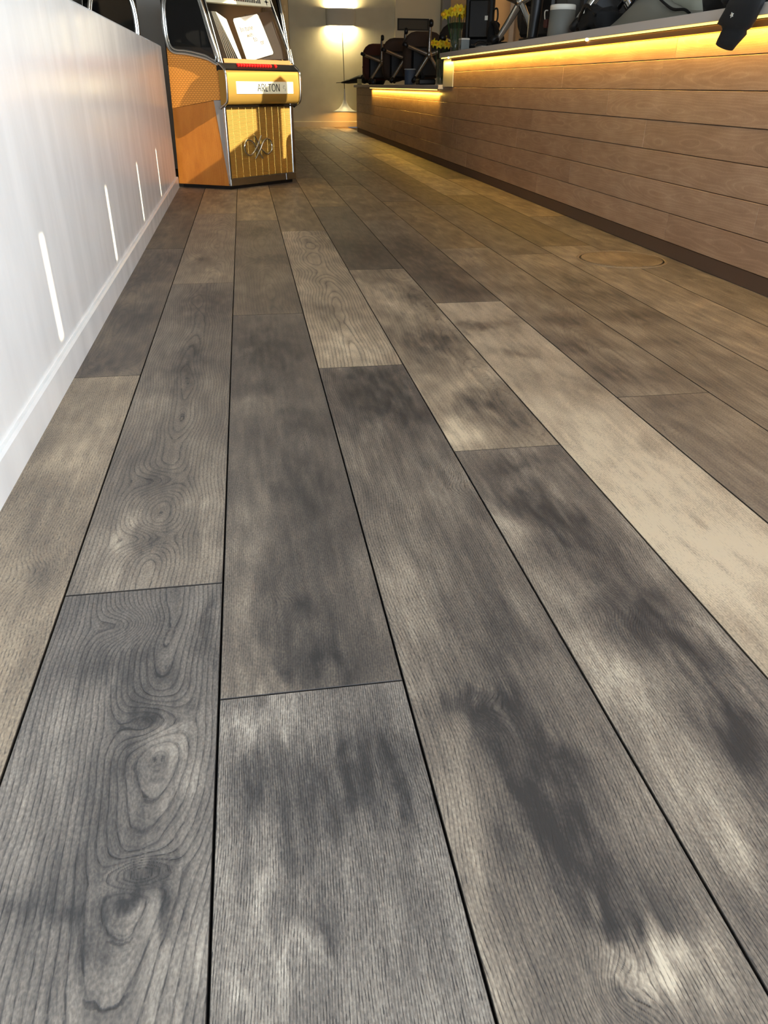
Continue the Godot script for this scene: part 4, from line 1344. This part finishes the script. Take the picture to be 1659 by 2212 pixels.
	put("wire", tube_mesh(curve([Vector3(-0.03, 0.02, -0.3), Vector3(-0.06, 0.012, -0.12), Vector3(-0.05, 0.03, 0.05), Vector3(-0.02, 0.01, 0.2)], 5), 0.005, 6), M.black, cbk)
	put("wire", tube_mesh(curve([Vector3(0.0, 0.03, -0.25), Vector3(-0.065, 0.0, -0.05), Vector3(-0.06, 0.012, 0.1), Vector3(0.0, 0.01, 0.25)], 5), 0.004, 6), M.black, cbk)
	var hs := thing("headset", "black telephone handset and cradle leaning beside the chrome chair leg", "telephone", Vector3(2.26, top, -7.62))
	put("cradle", box_mesh(Vector3(-0.05, 0, -0.13), Vector3(0.07, 0.05, 0.12), 0.012), M.black, hs)
	put("body", tube_mesh(curve([Vector3(0.0, 0.03, -0.16), Vector3(0.0, 0.13, -0.15), Vector3(0.0, 0.19, -0.11)], 5), 0.05, 10), M.black_soft, hs)
	put("handset", tube_mesh(curve([Vector3(-0.01, 0.20, -0.13), Vector3(-0.01, 0.18, -0.05), Vector3(-0.01, 0.12, 0.03), Vector3(-0.01, 0.05, 0.09)], 5), 0.02, 10), M.black, hs)
	var po := thing("monitor_stand", "black round post on a flat base behind the tall desk edge, left of the speaker", "stand", Vector3(2.09, top, -6.17))
	put("base", box_mesh(Vector3(-0.06, 0, -0.13), Vector3(0.1, 0.014, 0.12), 0.004), M.black, po)
	put("post", tube_mesh([Vector3(0, 0.01, 0), Vector3(0.01, 0.16, 0.0), Vector3(0.02, 0.50, 0.02)], [0.036, 0.04, 0.046], 16), M.black, po)
	var sk := thing("speaker", "grey cylindrical speaker with a white top band on the tall desk", "speaker", Vector3(2.12, top, -5.69))
	put("body", lathe_mesh([Vector2(0, 0), Vector2(0.083, 0), Vector2(0.088, 0.006), Vector2(0.083, 0.148), Vector2(0.0, 0.148)], 28), M.speaker, sk)
	put("top_band", lathe_mesh([Vector2(0.0, 0.147), Vector2(0.083, 0.147), Vector2(0.083, 0.172), Vector2(0.079, 0.178), Vector2(0, 0.178)], 28), M.white, sk)
	var wc := thing("cable", "white charging cable curling up beside the grey speaker", "cable", Vector3(2.13, top, -5.98))
	put("wire", tube_mesh(curve([Vector3(0.0, 0.17, -0.03), Vector3(-0.03, 0.16, 0.0), Vector3(-0.03, 0.10, 0.03), Vector3(-0.01, 0.05, 0.09)], 5), 0.0042, 6), M.white, wc)
	var ps := thing("power_strip", "black power strip with a small red light behind the grey speaker", "power strip", Vector3(2.3, top, -5.6))
	put("case", box_mesh(Vector3(-0.04, 0, -0.18), Vector3(0.04, 0.06, 0.12), 0.006), M.black, ps)
	put("indicator_light", box_mesh(Vector3(-0.044, 0.03, 0.02), Vector3(-0.036, 0.052, 0.06), 0.002), glow(Color(1.0, 0.35, 0.18), 1.2), ps)
	var cl := thing("cable_bundle", "black tangle of cables and adapters behind the black post", "cables", Vector3(2.16, top, -5.93))
	put("bundle", lump_mesh(Vector3(0.09, 0.18, 0.13), 0.05, 14.0, 9), M.black_soft, cl)
	put("plug", box_mesh(Vector3(-0.09, 0.06, 0.02), Vector3(-0.05, 0.11, 0.08), 0.006), mat(Color(0.30, 0.12, 0.10), 0.5), cl)
	var cream := thing("folder", "tall cream folder standing behind the black post", "folder", Vector3(2.27, top, -6.72))
	put("cover", box_mesh(Vector3(-0.03, 0, -0.03), Vector3(-0.004, 0.2, 0.04), 0.003), M.cream, cream)
	put("cover", box_mesh(Vector3(0.004, 0, -0.03), Vector3(0.03, 0.2, 0.04), 0.003), M.cream, cream)
	var bb2 := thing("bag", "small black leather bag on the tall desk left of the grey chair", "bag", Vector3(2.2, top, -5.22))
	put("body", lump_mesh(Vector3(0.22, 0.12, 0.32), 0.06, 8.0, 21), M.black_soft, bb2)
	put("handle", tube_mesh(curve([Vector3(-0.1, 0.07, -0.12), Vector3(-0.12, 0.14, 0.02), Vector3(-0.1, 0.08, 0.14)], 5), 0.01, 6), M.black, bb2)
	jacket(top)

func t_last(n: Node) -> Node:
	return n

func grey_chair(at: Vector3) -> void:
	var t := thing("padded_chair", "grey padded chair with dark piping lying on the tall desk left of the black jacket", "chair", at)
	# shell: a wide cushion on its side, then a wavy front pad with piping along its crest
	var s := Shape.new()
	s.smooth()
	var crest := [[-0.45, 0.03], [-0.38, 0.06], [-0.30, 0.10], [-0.20, 0.155], [-0.10, 0.165], [0.0, 0.15], [0.12, 0.10], [0.24, 0.06], [0.36, 0.05], [0.42, 0.03]]
	var line := []
	for k in crest:
		line.append(Vector3(-0.13, k[1], k[0]))
	line = curve(line, 4)
	var prev := []
	for p in line:
		var h: float = p.y
		var ring := []
		for i in 9:
			var a := PI * i / 8.0
			ring.append(Vector3(0.03 - cos(a) * 0.17, h * pow(sin(a), 0.55) if i > 0 and i < 8 else 0.0, p.z))
		if prev.size():
			for i in 8:
				s.quad(prev[i], ring[i], ring[i + 1], prev[i + 1])
		prev = ring
	put("arm_pad", s.done(), M.grey_cloth_dark, t)
	var pipe := []
	for p in line:
		pipe.append(Vector3(-0.085, p.y * 0.985 + 0.002, p.z))
	put("piping", tube_mesh(pipe, 0.007, 6), M.black_soft, t)
	put("seat_cushion", lump_mesh(Vector3(0.42, 0.36, 0.72), 0.05, 4.0, 33, 0.5), M.grey_cloth, t)
	(t.get_node("seat_cushion") as Node3D).position = Vector3(0.2, 0.0, -0.03)
	put("backrest", lump_mesh(Vector3(0.16, 0.5, 0.42), 0.03, 4.0, 35, 0.5), M.grey_cloth, t)
	(t.get_node("backrest") as Node3D).position = Vector3(0.12, 0.0, -0.28)
	put("leg", tube_mesh([Vector3(-0.04, 0.16, -0.46), Vector3(0.0, 0.27, -0.20)], [0.012, 0.016], 10), M.cream_metal, t)
	put("leg", tube_mesh([Vector3(0.05, 0.08, -0.85), Vector3(-0.04, 0.16, -0.46)], [0.013, 0.015], 10), M.black, t)

func loft(rings: Array, sides: int) -> ArrayMesh:
	# rings: centre, half width vector, half thickness vector
	var s := Shape.new()
	s.smooth()
	var all := []
	for r in rings:
		var ring := []
		for k in sides:
			var a := TAU * k / sides
			ring.append((r[0] as Vector3) + (r[1] as Vector3) * cos(a) + (r[2] as Vector3) * sin(a))
		all.append(ring)
	for i in all.size() - 1:
		for k in sides:
			var k2 := (k + 1) % sides
			s.quad(all[i][k], all[i + 1][k], all[i + 1][k2], all[i][k2])
	return s.done()

func jacket(top: float) -> void:
	var t := thing("jacket", "black jacket heaped on the tall desk with one sleeve hanging over its edge", "jacket", Vector3(2.25, top, -3.5))
	put("body", lump_mesh(Vector3(0.42, 0.16, 0.74), 0.09, 5.0, 51), M.jacket, t)
	put("fold", lump_mesh(Vector3(0.22, 0.09, 0.46), 0.05, 7.0, 52), M.jacket, t)
	(t.get_node("fold") as Node3D).position = Vector3(-0.12, 0.005, 0.12)
	var o := Vector3(2.25, top, -3.5)
	var rings := []
	for k in [[2.16, 1.072, -3.36, 0.0, 0.14, 0.03], [2.07, 1.076, -3.36, 0.0, 0.135, 0.032], [2.0, 1.055, -3.33, 0.0, 0.125, 0.034], [1.985, 1.02, -3.325, 0.006, 0.122, 0.032], [1.982, 0.985, -3.345, 0.012, 0.122, 0.034], [1.982, 0.966, -3.36, 0.013, 0.12, 0.034], [1.984, 0.958, -3.36, 0.014, 0.09, 0.026], [1.98, 0.944, -3.345, 0.015, 0.082, 0.028], [1.978, 0.91, -3.38, 0.016, 0.062, 0.028], [1.978, 0.894, -3.395, 0.016, 0.056, 0.026], [1.98, 0.93, -3.375, 0.015, 0.05, 0.02]]:
		var w := Vector3(0, k[3], -k[4])
		var th := Vector3(-k[5], 0, 0) if k[1] < 1.06 else Vector3(-k[5] * 0.5, k[5], 0)
		rings.append([Vector3(k[0], k[1], k[2]) - o, w, th])
	put("sleeve", loft(rings, 20), M.jacket, t)
	var e := Shape.new()
	var pts := []
	for i in 10:
		var r := 0.010 if i % 2 == 0 else 0.005
		pts.append(Vector3(1.9475, 0.999 + sin(i * PI / 5) * r, -3.335 - cos(i * PI / 5) * r * 1.2) - o)
	e.slab(pts, Vector3(0.003, 0, 0))
	put("emblem", e.done(), M.white, t)
	var bl := thing("folder", "dark blue folder standing behind the black jacket", "folder", Vector3(2.30, top, -3.93))
	put("cover", box_mesh(Vector3(-0.05, 0, -0.03), Vector3(-0.03, 0.25, 0.06), 0.003), mat(Color(0.02, 0.03, 0.22), 0.5), bl)
	put("spine", box_mesh(Vector3(-0.03, 0, -0.03), Vector3(0.03, 0.25, -0.024), 0.002), mat(Color(0.02, 0.03, 0.16), 0.5), bl)
	var mo := thing("monitor", "black monitor foot and neck between the grey chair and the black jacket", "monitor", Vector3(2.3, top, -4.06))
	put("foot", box_mesh(Vector3(-0.11, 0, -0.08), Vector3(0.08, 0.014, 0.08), 0.004), M.black, mo)
	put("neck", box_mesh(Vector3(-0.03, 0.01, -0.05), Vector3(0.03, 0.25, 0.05), 0.006), M.black, mo)
	put("casing", box_mesh(Vector3(-0.06, 0.2, -0.09), Vector3(-0.02, 0.55, 0.09), 0.008), M.black, mo)

# ------------------------------------------------------------------ lamps at the far wall, floor cover
func make_lamps() -> void:
	for z in [-7.4, -10.8, -14.2]:
		var dl := thing("added_downlight", "small round downlight added out of view to brighten the wall behind the desk", "lamp", Vector3(3.45, 4.5, z), Basis.IDENTITY, "added downlights above the desk")
		put("trim_ring", lathe_mesh([Vector2(0.06, -0.001), Vector2(0.06, -0.012), Vector2(0.085, -0.012), Vector2(0.09, -0.001)], 24), M.white, dl)
		put("lens", lathe_mesh([Vector2(0.0, -0.006), Vector2(0.06, -0.006), Vector2(0.06, -0.001), Vector2(0.0, -0.001)], 24), glow(Color(1.0, 0.85, 0.62), 4.0), dl)
		var sp := SpotLight3D.new()
		sp.name = "beam"
		sp.light_color = Color(1.0, 0.82, 0.58)
		sp.light_energy = 7.0
		sp.light_size = 0.05
		sp.spot_range = 30.0
		sp.spot_attenuation = 2.0
		sp.spot_angle = 24.0
		sp.shadow_enabled = true
		sp.transform = Transform3D(Basis(Vector3.BACK, 0.31) * Basis(Vector3.RIGHT, -PI / 2), Vector3(0, -0.02, 0))   # added unseen lamp, there to brighten the wall behind the desk
		dl.add_child(sp)
	var warm := Color(1.0, 0.91, 0.68)
	var t := thing("wall_sconce", "white curved wall sconce throwing light up and down the far wall", "lamp", Vector3(1.995, 1.75, -17.4))
	var s := Shape.new()
	s.smooth()
	var n := 16
	for i in n:
		var p := []
		for k in [i, i + 1]:
			var a: float = PI * k / n
			p.append(Vector3(cos(a) * 0.29, 0, pow(sin(a), 0.55) * 0.13 + 0.002))
		for h in [[0.0, 0.285]]:
			var A: Vector3 = p[0] + Vector3(0, h[0], 0)
			var B: Vector3 = p[1] + Vector3(0, h[0], 0)
			var C: Vector3 = p[1] + Vector3(0, h[1], 0)
			var D: Vector3 = p[0] + Vector3(0, h[1], 0)
			s.quad(B, A, D, C)
			var k2 := 0.93
			s.quad(A * k2 + Vector3(0, A.y * 0.07, 0.0), B * k2 + Vector3(0, B.y * 0.07, 0.0), C * k2 + Vector3(0, C.y * 0.07, 0.0), D * k2 + Vector3(0, D.y * 0.07, 0.0))
	put("shade", s.done(), M.sconce, t)
	put("tube_bulb", box_mesh(Vector3(-0.22, 0.09, 0.03), Vector3(0.22, 0.195, 0.08), 0.02), glow(warm, 3.0), t)
	for k in [[1.0, 0.275], [-1.0, 0.01]]:
		var a := AreaLight3D.new()
		a.name = "sconce_glow"
		a.area_size = Vector2(0.48, 0.08)
		a.light_color = warm
		a.light_energy = 3.0
		a.shadow_enabled = true
		a.transform = Transform3D(Basis(Vector3.RIGHT, -PI / 2 if k[0] < 0 else PI / 2), Vector3(0, k[1], 0.058))
		t.add_child(a, true)
	var f := thing("hanging_lamp", "white trumpet shaped lamp hanging close to the floor on a long cord", "lamp", Vector3(2.015, 0.286, -17.1))
	put("shade", lathe_mesh([Vector2(0.012, 0.40), Vector2(0.016, 0.30), Vector2(0.026, 0.22), Vector2(0.045, 0.16), Vector2(0.08, 0.10), Vector2(0.13, 0.05), Vector2(0.19, 0.02), Vector2(0.25, 0.0), Vector2(0.246, -0.004), Vector2(0.185, 0.012), Vector2(0.125, 0.04), Vector2(0.075, 0.09), Vector2(0.03, 0.15)], 40), M.white, f)
	put("cord", tube_mesh([Vector3(0, 0.39, 0), Vector3(-0.01, 1.46, -0.16)], 0.007, 6), M.cord, f)
	put("bulb", lathe_mesh([Vector2(0, 0.10), Vector2(0.015, 0.095), Vector2(0.03, 0.06), Vector2(0.03, 0.04), Vector2(0.018, 0.022), Vector2(0, 0.018)], 16), glow(Color(1.0, 0.74, 0.38), 6.0), f)
	var o := OmniLight3D.new()
	o.name = "bulb_glow"
	o.light_color = Color(1.0, 0.72, 0.36)
	o.light_energy = 0.12
	o.light_size = 0.03
	o.omni_range = 30.0
	o.omni_attenuation = 2.0
	o.shadow_enabled = true
	o.position = Vector3(0, 0.055, 0)
	f.add_child(o)
	var sl := thing("letter_slot", "dark framed letter slot set in the far wall behind the upturned chairs", "letter slot", Vector3(3.42, 1.795, -17.36))
	s = Shape.new()
	s.box(Vector3(-0.315, -0.10, 0.0), Vector3(0.315, -0.078, 0.02), 0.003)
	s.box(Vector3(-0.315, 0.078, 0.0), Vector3(0.315, 0.10, 0.02), 0.003)
	s.box(Vector3(-0.315, -0.078, 0.0), Vector3(-0.285, 0.078, 0.02), 0.003)
	s.box(Vector3(0.285, -0.078, 0.0), Vector3(0.315, 0.078, 0.02), 0.003)
	put("frame", s.done(), mat(Color(0.17, 0.15, 0.11), 0.7), sl)
	put("plate", box_mesh(Vector3(-0.285, -0.078, 0.0), Vector3(0.285, 0.078, 0.006)), mat(Color(0.33, 0.31, 0.26), 0.7), sl)
	# round cover in the floor
	var d := thing("floor_outlet_cover", "round wood inlaid outlet cover let into the floor beside the desk plinth", "floor cover", Vector3(1.80, 0, -3.66))
	var jm := wood_material(pool[0], 0.5, 0.5, 0.0, Color(0.92, 0.88, 0.82))
	s = Shape.new()
	var lp := []
	for i in 40:
		var a := TAU * i / 40.0
		lp.append(Vector3(cos(a) * 0.196, 0.0035, sin(a) * 0.196))
	var uvs := []
	for p in lp:
		uvs.append(Vector2(p.x / 0.4 + 0.5, p.z / 2.0 + 0.5))
	lp.reverse()
	uvs.reverse()
	s.slab(lp, Vector3(0, -0.003, 0), uvs)
	put("lid", s.done(), jm, d)
	put("ring", lathe_mesh([Vector2(0.197, 0.0005), Vector2(0.199, 0.002), Vector2(0.203, 0.002), Vector2(0.205, 0.0005)], 48), M.black, d)
	put("rim", lathe_mesh([Vector2(0.205, 0.0005), Vector2(0.207, 0.004), Vector2(0.216, 0.004), Vector2(0.219, 0.0005)], 48), jm, d)

func plank(parent: Node, x0: float, x1: float, z0: float, z1: float, m: Material, vs: Vector2, flip: bool) -> void:
	var g := 0.0014
	var b := 0.0007
	x0 += g
	x1 -= g
	var n := z0 - g * 0.8
	var f := z1 + g * 0.8
	var s := Shape.new()
	var top := -0.0002 * float((int(absf(z1) * 100.0)) % 4)
	var u0 := 1.0 if flip else 0.0
	var u1 := 1.0 - u0
	var A := Vector3(x0 + b, top, n - b)
	var B := Vector3(x1 - b, top, n - b)
	var C := Vector3(x1 - b, top, f + b)
	var D := Vector3(x0 + b, top, f + b)
	var a := Vector3(x0, top - b, n)
	var bb := Vector3(x1, top - b, n)
	var c := Vector3(x1, top - b, f)
	var d := Vector3(x0, top - b, f)
	var ua := Vector2(u0, vs.x)
	var ub := Vector2(u1, vs.x)
	var uc := Vector2(u1, vs.y)
	var ud := Vector2(u0, vs.y)
	s.quad(A, B, C, D, ua, ub, uc, ud)
	s.col = Color(0.16, 0.15, 0.15)   # bevels and sides coloured dark so lit joints look like shaded gaps
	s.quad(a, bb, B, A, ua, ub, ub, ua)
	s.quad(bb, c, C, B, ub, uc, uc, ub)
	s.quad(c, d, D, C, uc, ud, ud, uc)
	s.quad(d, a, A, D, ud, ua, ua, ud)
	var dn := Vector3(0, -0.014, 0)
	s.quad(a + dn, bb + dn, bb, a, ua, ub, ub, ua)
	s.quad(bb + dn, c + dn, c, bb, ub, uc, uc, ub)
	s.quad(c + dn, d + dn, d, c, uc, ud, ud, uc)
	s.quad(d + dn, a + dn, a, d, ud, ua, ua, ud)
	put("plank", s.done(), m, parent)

func _ready() -> void:
	make_materials()
	more_materials()
	make_light()
	grow_wood()
	make_room()
	make_desk()
	var first := make_jukebox()
	var second := dup(first, "second jukebox behind the half wall, only its dark chrome framed window showing")
	var fx := Vector3(0.7208, 0, 0.6932).normalized()
	second.transform = Transform3D(Basis(fx, Vector3.UP, Vector3(-fx.z, 0, fx.x)), Vector3(-1.141, 0, -6.8) - fx * 0.765)
	make_lamps()
	make_clutter()
